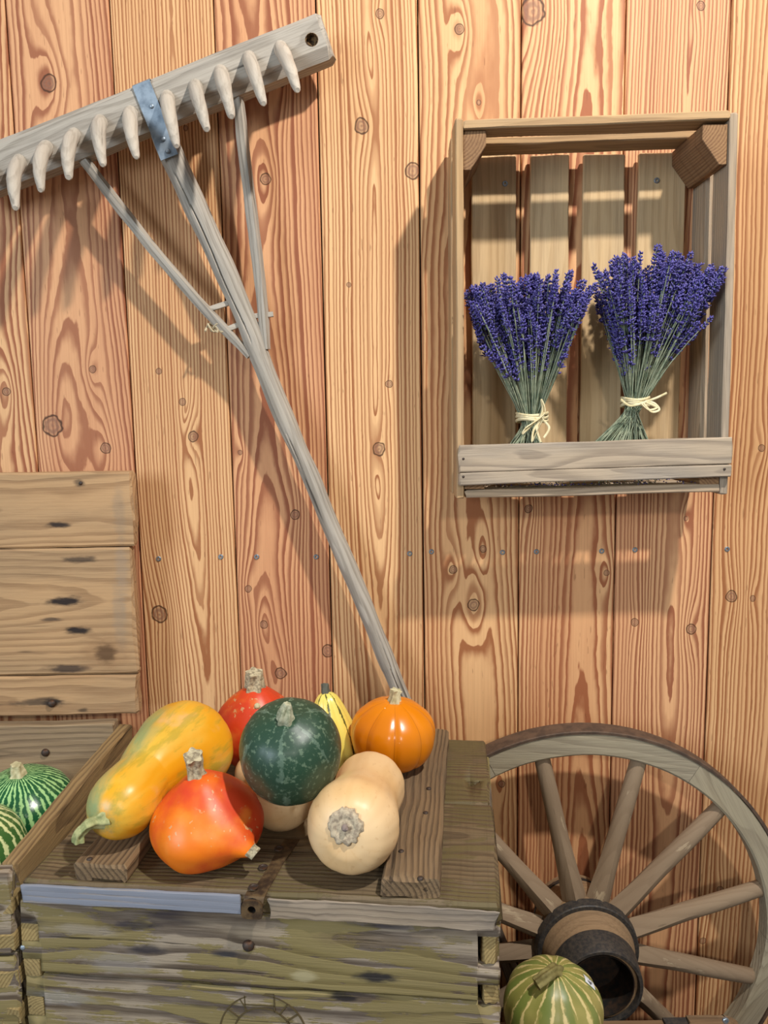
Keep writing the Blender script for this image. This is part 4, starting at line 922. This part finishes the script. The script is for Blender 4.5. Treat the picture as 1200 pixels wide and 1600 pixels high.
# ================================================================ low box beside the chest, with the green pumpkin
bx = thing('low_box', 'low rough wooden box under the green pumpkin beside the chest', 'box', (0.33, -0.34, ZF))
BOXM = oldwood('low box wood', '#86694c', '#54402d', '#77644e', 0.45, 0.006, 0.5, stain='#221a14', stainamt=0.25, bump=0.6, crack=0.5)
PC = at(864, 1576, -0.297); PB = PC.z - 0.0600
BZ = at(1000, 1594, -0.225).z; X0, X1, Y0, Y1 = 0.144, 0.480, -0.46, -0.225
zb = [BZ, BZ - 0.09, BZ - 0.19, ZF]
for k in range(3):
    box_between('back_board', (X0, Y1 - 0.018, zb[k + 1] + 0.001), (X1, Y1, zb[k]), BOXM, bx, None, 'Xv', nx=10, rough=0.002)
    box_between('front_board', (X0, Y0, zb[k + 1] + 0.001), (X1, Y0 + 0.018, zb[k]), BOXM, bx, None, 'Xv', nx=10, rough=0.002)
    for x in (X0, X1 - 0.018): box_between('side_board', (x, Y0 + 0.0185, zb[k + 1] + 0.001), (x + 0.018, Y1 - 0.0185, zb[k]), BOXM, bx, None, 'Yv', nx=8, rough=0.002)
box_between('top_board', (X0 + 0.0185, Y0 + 0.0185, PB - 0.018), (X1 - 0.0185, -0.268, PB), BOXM, bx, None, 'X', nx=8, rough=0.002)
q0, q1 = at(1082, 1592, -0.243), at(1146, 1592, -0.243)
blk = box_between('corner_post', (q0.x, -0.262, BZ - 0.06), (q1.x, -0.2245, at(1110, 1583, -0.2245).z), BOXM, bx, None, 'X', nx=8, rough=0.003, bev=0.003, freq=30)
link('screw', SCM, ZINC, blk, Matrix.Translation(at(1134, 1595, -0.2625)) @ Matrix.Rotation(PI / 2, 4, 'X'))
q2 = at(1044, 1590, -0.25)
box_between('iron_bracket', (q2.x, -0.258, BZ - 0.05), (q0.x + 0.002, -0.2245, at(1060, 1588, -0.2245).z), BLACKIRON, bx, None, 'X', nx=4, rough=0.001)
c = PC; hgt = 0.0575
rp, bp, MP = squash('green_pumpkin', 'green and cream striped pumpkin with a price sticker beside the wheel hub', 'pumpkin', c, (0.02, -0.10, 1), globe(0.0632, hgt, 0.09, 0.06), sit=PB, mat=skin('green pumpkin skin', f_box_pumpkin, 0.38), ribs=10, ribd=0.035, ribw=0.2)
t0 = MP @ V((0, 0, hgt * 0.86)); bvp = BVHTree.FromPolygons([MP @ v.co for v in bp.data.vertices], [tuple(p.vertices) for p in bp.data.polygons])
t1 = at(876, 1506, t0.y - 0.004); t2 = at(858, 1523, t0.y - 0.018); t3 = at(838, 1538, t0.y - 0.026)
stem_obj(rp, [t0 - V((0, 0, 0.006)), t0 + V((0.001, 0, 0.006)), t0 + V((-0.004, -0.006, 0.011)), t2 + V((0, 0, 0.001)), t3], [0.0170, 0.0100, 0.0078, 0.0070, 0.0076], plain('olive stem', '#8d8450', 0.7, c2='#6b6238', scale=90), seed=6, rings=26)
# price sticker wrapped on the skin
hit, nr, _, _ = bvp.ray_cast(CAM, ray(921, 1534).normalized())
tx = V((0.55, 0, 0)); tx = (RT * 0.80 - UP * 0.52); tx = (tx - nr * tx.dot(nr)).normalized(); ty = nr.cross(tx)
def wrap(u, v, off):
    p = hit + tx * u + ty * v; q, n_, _, _ = bvp.find_nearest(p); return q + n_ * off
NS = 6; sv2, sf2 = [], []
SWD, SHT = 0.0085, 0.0072
for i in range(NS + 1):
    for j in range(NS + 1): sv2.append(wrap((i / NS * 2 - 1) * SWD, (j / NS * 2 - 1) * SHT, 0.0006))
for i in range(NS):
    for j in range(NS): a = i * (NS + 1) + j; sf2.append((a, a + NS + 1, a + NS + 2, a + 1))
stk = link('price_sticker', mesh(sv2, sf2, sharp=0), plain('white paper sticker', '#e6ecf2', 0.6, var=0.03), rp)
tcv = bpy.data.curves.new('price', 'FONT'); tcv.body = '4,-'; tcv.size = 0.0115; tcv.align_x = 'CENTER'; tcv.align_y = 'CENTER'
to = bpy.data.objects.new('price', tcv); COL.objects.link(to)
dg = bpy.context.evaluated_depsgraph_get(); tm = bpy.data.meshes.new_from_object(to.evaluated_get(dg)); bpy.data.objects.remove(to)
# lettering reads up the sticker
for v in tm.vertices: v.co = wrap(-v.co.y, v.co.x, 0.0010)
tm.materials.clear(); link('price_lettering', tm, plain('sticker ink', '#20262e', 0.7), stk)
